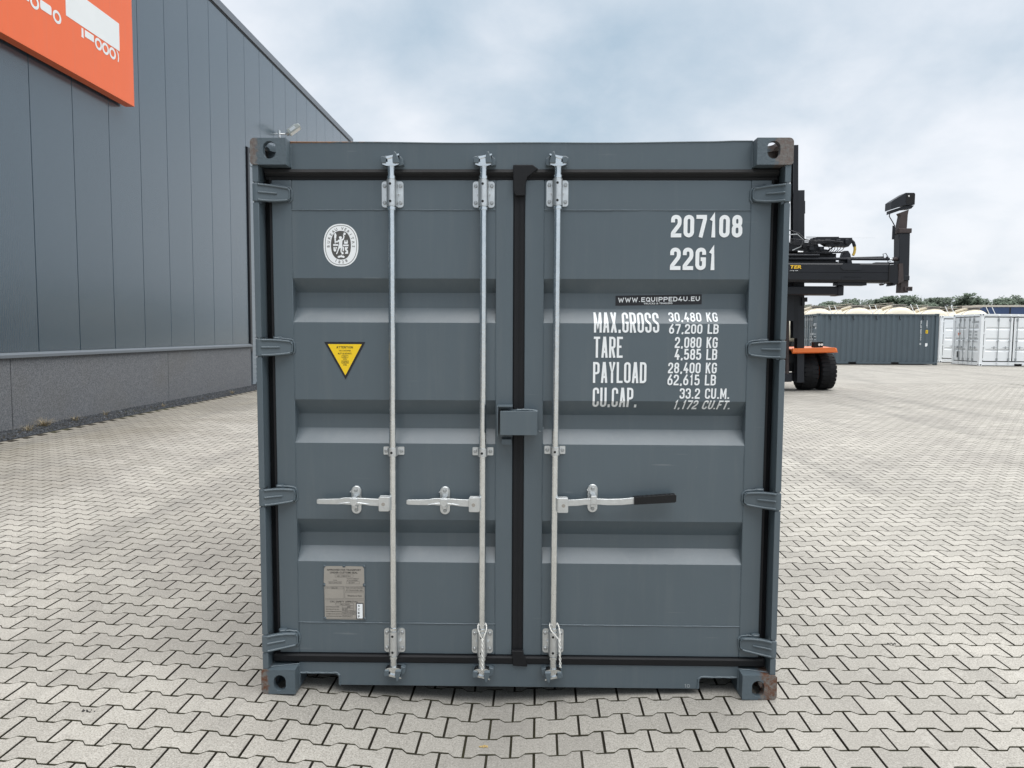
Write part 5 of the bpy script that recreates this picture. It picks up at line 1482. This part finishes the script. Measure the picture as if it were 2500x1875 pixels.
def flatdoor(parent, m, org, ux, w, z0, z1, rods, side, rodm, handle=True):
    # a door leaf in the plane spanned by ux (unit along) and z; outward normal nrm
    ox, oy = org; nrm = Vector((ux.y, -ux.x, 0))
    def q(u, d, z): return (ox + ux.x * u + nrm.x * d, oy + ux.y * u + nrm.y * d, z)
    def bx_(mb, u0, u1, d0, d1, a, b):
        vs = [q(u, d, z) for z in (a, b) for d in (d0, d1) for u in (u0, u1)]
        mb.add(vs, [(0, 2, 3, 1), (4, 5, 7, 6), (0, 1, 5, 4), (2, 6, 7, 3), (0, 4, 6, 2), (1, 3, 7, 5)])
    H = z1 - z0
    mb = MB(); st = .09
    bx_(mb, 0, st, -.05, 0, z0, z1); bx_(mb, w - st, w, -.05, 0, z0, z1)
    P = [(z0, 0)]
    for f in (.21, .46, .71): P += [(z0 + H * f, 0), (z0 + H * f + .055, -.036), (z0 + H * f + .10, -.036), (z0 + H * f + .155, 0)]
    P.append((z1, 0)); o = len(mb.v)
    for z, d in P: mb.v += [q(st, d, z), q(w - st, d, z)]
    mb.f += [(o + 2 * i, o + 2 * i + 1, o + 2 * i + 3, o + 2 * i + 2) for i in range(len(P) - 1)]
    D = mb.build('door', m, parent, smooth=0)
    mb = MB(); bx_(mb, -.03, -.002, -.04, -.012, z0, z1); mb.build('gasket', 'rubber', D)
    mb = MB(); bx_(mb, w + .002, w + .03, -.04, -.012, z0, z1); mb.build('gasket', 'rubber', D)
    mb = MB(); bx_(mb, 0, w, -.04, -.008, z1 + .002, z1 + .035); mb.build('gasket', 'rubber', D)
    mb = MB(); bx_(mb, 0, w, -.04, -.008, z0 - .035, z0 - .002); mb.build('gasket', 'rubber', D)
    for u in rods:
        mb = MB(); mb.cyl(q(u, .035, z0 - .09), q(u, .035, z1 + .09), .019, 8); mb.build('locking_bar', rodm, D)
        for z in (z0 + .08, z1 - .12):
            mb = MB(); bx_(mb, u - .05, u + .05, 0.001, .02, z - .06, z + .06); bx_(mb, u - .025, u + .025, .02, .06, z - .06, z + .06); mb.build('bar_bracket', rodm, D)
        mb = MB(); bx_(mb, u - .045, u + .045, 0.001, .058, z0 + H * .455, z0 + H * .475); mb.build('rod_clamp', rodm, D)
        for z in (z0 - .09, z1 + .09):
            mb = MB(); bx_(mb, u - .04, u + .04, .002, .06, z - .025, z + .025); mb.build('cam', m, D)
        if handle:
            mb = MB(); zz_ = z0 + H * .31
            a, b = (u - .33, u) if side < 0 else (u, u + .33)
            bx_(mb, a, b, .045, .056, zz_ - .012, zz_ + .012); c = .5 * (a + b); bx_(mb, c - .02, c + .02, 0.001, .044, zz_ - .06, zz_ + .06); mb.build('handle', rodm, D)
    hx = -.075 if side < 0 else w - .045
    for f in (.04, .34, .64, .94):
        mb = MB(); bx_(mb, hx, hx + .12, .002, .022, z0 + H * f - .035, z0 + H * f + .035); mb.build('hinge', m, D)
    return D
# grey container, long side towards the camera
GC = empty('shipping_container', (14.20, 33.8, gh(17.0) - 0.012)); GC.rotation_euler = (0, -0.0045, 0)
tag(GC, 'dark grey shipping container standing side-on behind the forklift, with vertical white numbers', 'container', 'containers across the yard')
frame(GC, 'far_grey')
mb = MB(); corr_side(mb, .16, Lc - .16, .03, .16, Hc - .09, .278, .036); mb.build('side_wall', 'far_grey', GC, smooth=0)
mb = MB(); xs_ = [(.16, 1.62), (2.02, 3.76), (4.15, Lc - .16)]
for a, b in xs_: mb.box(a, b, .012, .10, .045, .16)
mb.box(1.62, 2.02, .012, .10, .135, .16); mb.box(3.76, 4.15, .012, .10, .135, .16); mb.build('bottom_rail', 'far_grey', GC)
for a, b in ((1.62, 2.02), (3.76, 4.15)):
    mb = MB(); mb.box(a, b, .05, .06, .045, .135); mb.build('fork_pocket', 'dark', GC)
for k in range(5):
    x = 0.62 + k * 1.155; mb = MB(); mb.tube([(x, .025, 2.49), (x, .0, 2.46), (x, .0, 2.32), (x + .05, .0, 2.29), (x + .05, .025, 2.27)], .016, 6); mb.build('lashing_ring', 'dark', GC)
for body, x, zt, step in (('GPLU207177', 5.18, 2.245, .098), ('22G1', 5.47, 2.245, .098)):
    for i, ch in enumerate(body):
        V2, F2 = stroke_text(ch, x - .03 + (.015 if ch == '1' else 0), x + .03, zt - i * step - .08 - (.05 if i > 3 and len(body) > 5 else 0), zt - i * step - (.05 if i > 3 and len(body) > 5 else 0), .17)
        finish_print(V2, F2, 'lettering', 'letter_white', GC, lambda z: .028, .002)
V2, F2 = frame2(5.145, 5.215, 1.02, 1.11, .008); finish_print(V2, F2, 'number_frame', 'letter_white', GC, lambda z: .028, .002)
V2, F2 = stroke_text('8', 5.16, 5.20, 1.035, 1.095, .17); finish_print(V2, F2, 'lettering', 'letter_white', GC, lambda z: .028, .002)
mb = MB(); mb.box(5.42, 5.53, .022, .026, 1.60, 1.765); oo = mb.build('orange_sticker', 'sticker_yellow', GC)
V2, F2 = stroke_text('G', 5.45, 5.50, 1.63, 1.73, .17); finish_print(V2, F2, 'lettering', 'letter_black', oo, lambda z: .022, .001)
finish_print([(5.42, 1.10), (5.535, 1.10), (5.535, .98), (5.48, .93), (5.42, .94)], [(0, 1, 2, 3, 4)], 'white_sticker', 'letter_white', GC, lambda z: .028, .003)
UY = Vector((0, -1, 0))
for k in range(2):
    w_ = (Wc - .36) / 2
    flatdoor(GC, 'far_grey', (0.05, Wc - .18 - k * (w_ + .01)), UY, w_ - .01, .20, 2.42, (.62, .88) if k == 0 else (.18, .45), -1 if k == 0 else 1, 'far_rod')
mb = MB(); mb.box(.03, .10, .16, Wc - .16, 2.46, Hc - .02); mb.build('door_header', 'far_grey', GC)
mb = MB(); mb.box(.03, .10, .16, Wc - .16, .02, .16); mb.build('door_sill', 'far_grey', GC)
def end_text(parent, x, y0, y1, z0, z1, body, m):
    V2, F2 = stroke_text(body, y0, y1, z0, z1, .15)
    me = bpy.data.meshes.new('lettering'); me.from_pydata([(x, Wc - v[0], v[1]) for v in V2], [], F2); link('lettering', me, m, parent)
end_text(GC, .043, 1.82, 2.26, 1.97, 2.09, '207177', 'letter_white'); end_text(GC, .043, 2.05, 2.26, 1.80, 1.91, '22G1', 'letter_white')
for i, t_ in enumerate(('MAX.GROSS', 'TARE', 'PAYLOAD', 'CU.CAP.')):
    end_text(GC, .043, 1.45, 1.45 + .055 * len(t_) * .8, 1.50 - i * .14, 1.60 - i * .14, t_, 'letter_white')
    end_text(GC, .043, 1.95, 2.22, 1.52 - i * .14, 1.57 - i * .14, '30480 KG', 'letter_white')

# white side-door containers
def white_container(loc, label, ends):
    C_ = empty('shipping_container', loc); tag(C_, label, 'container', 'containers across the yard')
    frame(C_, 'far_white')
    w_ = (Lc - .34) / 4
    for k in range(4):
        flatdoor(C_, 'far_white', (.17 + k * w_ + .03, .045), Vector((1, 0, 0)), w_ - .06, .25, 2.40, (.66, 1.22) if k % 2 == 0 else (.14, .70), -1 if k % 2 == 0 else 1, 'far_rod')
    mb = MB(); mb.box(.16, Lc - .16, .02, .10, 2.45, Hc - .09); mb.build('door_header', 'far_white', C_)
    P = [(.16, .20), (.16, .03), (1.72, .03), (1.72, .115), (2.09, .115), (2.09, .03), (3.96, .03), (3.96, .115), (4.33, .115), (4.33, .03), (Lc - .16, .03), (Lc - .16, .20)]
    mb = MB(); mb.prism(P, .02, .10); mb.build('bottom_rail', 'far_white', C_, smooth=0)
    for a in (1.72, 3.96):
        mb = MB(); mb.box(a, a + .37, .07, .08, .03, .115); mb.build('fork_pocket', 'dark', C_)
    if ends:
        w2 = (Wc - .36) / 2
        for k in range(2):
            flatdoor(C_, 'far_white', (0.05, Wc - .18 - k * (w2 + .01)), UY, w2 - .01, .22, 2.42, (.44, .80) if k == 0 else (.20, .56), -1 if k == 0 else 1, 'far_rod')
        mb = MB(); mb.box(.03, .10, .16, Wc - .16, 2.46, Hc - .02); mb.build('door_header', 'far_white', C_)
        mb = MB(); mb.box(.03, .10, .16, Wc - .16, .02, .18); mb.build('door_sill', 'far_white', C_)
        for body, a, b, c, d in (('ACCU400085', 1.62, 2.18, 2.13, 2.24), ('22G1', 1.92, 2.14, 1.95, 2.06), ('MAX', 1.42, 1.62, 1.65, 1.74), ('TARE', 1.42, 1.60, 1.49, 1.58), ('PAY', 1.42, 1.62, 1.33, 1.42), ('CU', 1.42, 1.58, 1.17, 1.26), ('30480', 1.85, 2.08, 1.65, 1.74), ('2080', 1.88, 2.08, 1.49, 1.58), ('28400', 1.85, 2.08, 1.33, 1.42), ('33.2', 1.85, 2.10, 1.17, 1.26)):
            end_text(C_, .044, a, b, c, d, body, 'far_rod')
        mb = MB(); mb.v = [(.043, Wc - .42, 1.64), (.043, Wc - .68, 1.64), (.043, Wc - .55, 1.42)]; mb.f = [(0, 1, 2)]; mb.build('warning_sticker', 'fl_orange', C_)
        mb = MB(); mb.box(.040, .046, Wc - .62, Wc - .42, .36, .68); mb.build('approval_plate', 'fl_dark', C_)
        mb = MB(); mb.v = [(.043, Wc - .50 + .05 * math.cos(t), 2.05 + .085 * math.sin(t)) for t in np.linspace(0, 2 * PI, 17)[:-1]]; mb.f = [tuple(range(16))]; mb.build('emblem_sticker', 'far_rod', C_)
        mb = MB(); mb.box(.02, .06, Wc / 2 - .12, Wc / 2 + .12, 1.2, 1.34); mb.build('lock_box', 'far_white', C_)
    return C_
white_container((21.90, 33.1, gh(25) - 0.002), 'white side-door container at the right edge with its end doors also in view', True)
white_container((22.30, 37.4, gh(25) - 0.002), 'white side-door container mostly hidden behind the other white one', False)

# ------------------------------------------------------------------ tank trailers
def tank(x, y, zt, dz, label):
    T_ = empty('tank_trailer', (x, y, gh(25))); tag(T_, label, 'tank trailer', 'cream tank trailers parked in a row')
    r = 1.2; zc = zt - gh(25) - r
    mb = MB(); mb.lathe([(0.0, 0.02), (0.03, .45), (.11, .85), (.22, 1.08), (.34, 1.19), (.42, r), (10.4, r), (10.5, 1.1), (10.7, .02)], (0, 0, zc), 'y', 40); mb.build('tank', 'tank_cream', T_, smooth=40)
    for yy in (.42, 2.2, 4.0, 5.8, 7.6, 9.4):
        mb = MB(); mb.lathe([(yy - .03, r + .004), (yy - .025, r + .022), (yy + .025, r + .022), (yy + .03, r + .004)], (0, 0, zc), 'y', 32); mb.build('tank_band', 'tank_frame', T_)
    mb = MB(); mb.box(-.42, .42, .3, 9.8, zc + r + .10, zc + r + .14); mb.build('walkway', 'tank_frame', T_)
    for yy in (.5, 2.4, 4.3, 6.2, 8.1):
        mb = MB(); mb.box(-.40, .40, yy, yy + .06, zc + r - .07, zc + r + .10); mb.build('walkway_support', 'tank_frame', T_)
        mb = MB(); mb.cyl((0, yy + .9, zc + r - .03), (0, yy + .9, zc + r + .19), .24, 14); mb.build('manhole', 'tank_frame', T_)
    mb = MB(); mb.tube([(-.5, .3, zc + r + .1), (-.5, .3, zc + r + .24), (-.5, 4.5, zc + r + .24)], .02, 6); mb.build('hand_rail', 'tank_frame', T_)
    for sx in (-.19, .19):
        mb = MB(); mb.tube([(sx + .95, -.06, zc - .8), (sx + .95, -.06, zc + .7), (sx + .72, .1, zc + r + .15)], .022, 6); mb.build('ladder_rail', 'far_white', T_)
    mb = MB(); mb.tube([(-.3, .6, zc + r + .06), (-.72, 1.3, zc + r - .12)], .10, 8); mb.build('pipe', 'tank_cream', T_)
    mb = MB(); mb.box(-.5, .5, .5, 10.2, .75, zc - r + .25); mb.build('chassis', 'fl_dark', T_)
    mb = MB(); mb.box(-1.2, 1.2, .2, .35, .55, .8); mb.build('bumper', 'fl_dark', T_)
    for yy in (1.6, 2.95, 4.3):
        for sx in (-1.0, 1.0):
            mb = MB(); mb.cyl((sx - .16, yy, .5), (sx + .16, yy, .5), .5, 20); mb.build('wheel', 'tyre', T_)
    mb = MB(); mb.box(-.6, .6, 8.4, 8.6, 0, .76); mb.build('landing_leg', 'fl_dark', T_)
for i, (x, zt, l) in enumerate([(18.65, 3.55, 'leftmost cream tank trailer seen above the grey container, beside the forklift mast'), (21.27, 3.61, 'second cream tank trailer from the left above the grey container'), (23.95, 3.68, 'tallest cream tank trailer, third from the left, above the grey container'),
                                (26.19, 3.56, 'cream tank trailer above the gap between the grey and white containers'), (28.82, 3.53, 'rightmost cream tank trailer, beside the blue curtain trailer')]):
    tank(x, 45.0, zt, 0, l)
# blue curtain trailer behind
BT = empty('curtain_trailer', (29.9, 47.2, gh(28)), (0, 0, math.radians(-13)))
tag(BT, 'blue curtain-sided trailer at the right edge behind the white container', 'trailer')
mb = MB(); mb.box(0, 12.0, 0, 2.5, 1.15, 3.47); mb.build('curtain', 'tarp_blue', BT)
mb = MB(); mb.box(-.04, 12.04, -.04, 2.54, 3.471, 3.60); mb.build('roof_rail', 'tarp_edge', BT)
for k in range(9):
    mb = MB(); mb.box(.7 + k * 1.35, .78 + k * 1.35, -.012, -.001, 1.2, 3.45); mb.build('curtain_strap', 'fl_dark', BT)
mb = MB(); mb.box(0, 12, .2, 2.3, .85, 1.149); mb.build('chassis', 'fl_dark', BT)
for k in range(3):
    for y in (.2, 2.3):
        mb = MB(); mb.cyl((2.2 + k * 1.35, y - .16, .5), (2.2 + k * 1.35, y + .16, .5), .5, 20); mb.build('wheel', 'tyre', BT)
mb = MB(); mb.box(9.6, 9.8, .5, 2.0, 0, .85); mb.build('landing_leg', 'fl_dark', BT)

# ------------------------------------------------------------------ trees
def tree(x, y, H, Rr, label, pointed=False, nleaf=1500):
    z0 = gh(30)
    T_ = empty('tree', (x, y, z0)); tag(T_, label, 'tree', 'trees behind the tank trailers')
    mb = MB(); mb.tube([(0, 0, -.1), (.05, 0, H * .35), (-.03, .05, H * .7), (.02, 0, H * .95)], [.16, .13, .07, .02], 7)
    for k in range(9):
        a = rnd.uniform(0, 6.28); zb_ = H * rnd.uniform(.25, .8); l = Rr * rnd.uniform(.5, .95) * (1.1 - zb_ / H * .6)
        mb.tube([(0, 0, zb_), (l * .5 * math.cos(a), l * .5 * math.sin(a), zb_ + l * .28), (l * math.cos(a), l * math.sin(a), zb_ + l * .42)], [.05, .03, .012], 5)
    mb.build('trunk', 'bark', T_)
    cl_ = []
    for k in range(46):
        t = rnd.random(); zc = H * (.10 + .86 * t)
        rr = Rr * ((.30 + .85 * (1 - t) ** .8) if pointed else math.sqrt(max(.05, 1 - (2 * t * .9 - .75) ** 2)))
        a = rnd.uniform(0, 6.28); q = rnd.uniform(.35, 1.0) * rr
        cl_.append((q * math.cos(a), q * math.sin(a), zc, Rr * rnd.uniform(.20, .36)))
    V = []; Fc = []
    for k in range(nleaf):
        c = cl_[rnd.randrange(len(cl_))]
        d = Vector((rnd.gauss(0, 1), rnd.gauss(0, 1), rnd.gauss(0, .75))); d.normalize(); d *= c[3] * rnd.random() ** .45
        p = Vector(c[:3]) + d
        if p.z > H * 1.0: p.z = H * rnd.uniform(.93, 1.0)
        s_ = rnd.uniform(.10, .22)
        u = Vector((rnd.gauss(0, 1), rnd.gauss(0, 1), rnd.gauss(0, .6))).normalized(); w_ = u.orthogonal().normalized()
        o = len(V); V += [p - u * s_, p + w_ * s_ * .7, p + u * s_, p - w_ * s_ * .7]; Fc.append((o, o + 1, o + 2, o + 3))
    me = bpy.data.meshes.new('crown'); me.from_pydata([tuple(v) for v in V], [], Fc); link('crown', me, 'leaf', T_)
TR = [(30.6, 5.0, 1.9, 0), (32.9, 5.3, 2.0, 0), (34.6, 5.75, 2.0, 0), (36.5, 5.6, 2.1, 0), (38.2, 6.1, 2.2, 0), (40.3, 6.05, 2.0, 0), (42.0, 6.4, 2.0, 0), (44.4, 6.5, 2.4, 0), (46.6, 5.9, 1.7, 0), (48.0, 6.3, 1.9, 1), (49.8, 6.45, 2.2, 0), (51.3, 6.85, 1.8, 1), (53.2, 6.3, 2.1, 0), (55.1, 6.2, 2.0, 0), (56.6, 6.7, 1.9, 1), (58.6, 6.35, 2.1, 0), (60.8, 6.5, 2.2, 0), (63.2, 6.4, 2.3, 0)]
ORD = ['first', 'second', 'third', 'fourth', 'fifth', 'sixth', 'seventh', 'eighth', 'ninth', 'tenth', 'eleventh', 'twelfth', 'thirteenth', 'fourteenth', 'fifteenth', 'sixteenth', 'seventeenth', 'eighteenth']
for i, (x, H, Rr, pt) in enumerate(TR):
    tree(x, 85 + rnd.uniform(-2, 2), H - 0.25, Rr * 1.38, ('pointed' if pt else 'bushy') + ' green tree, ' + ORD[i] + ' from the left in the row behind the tank trailers', bool(pt), 4600)
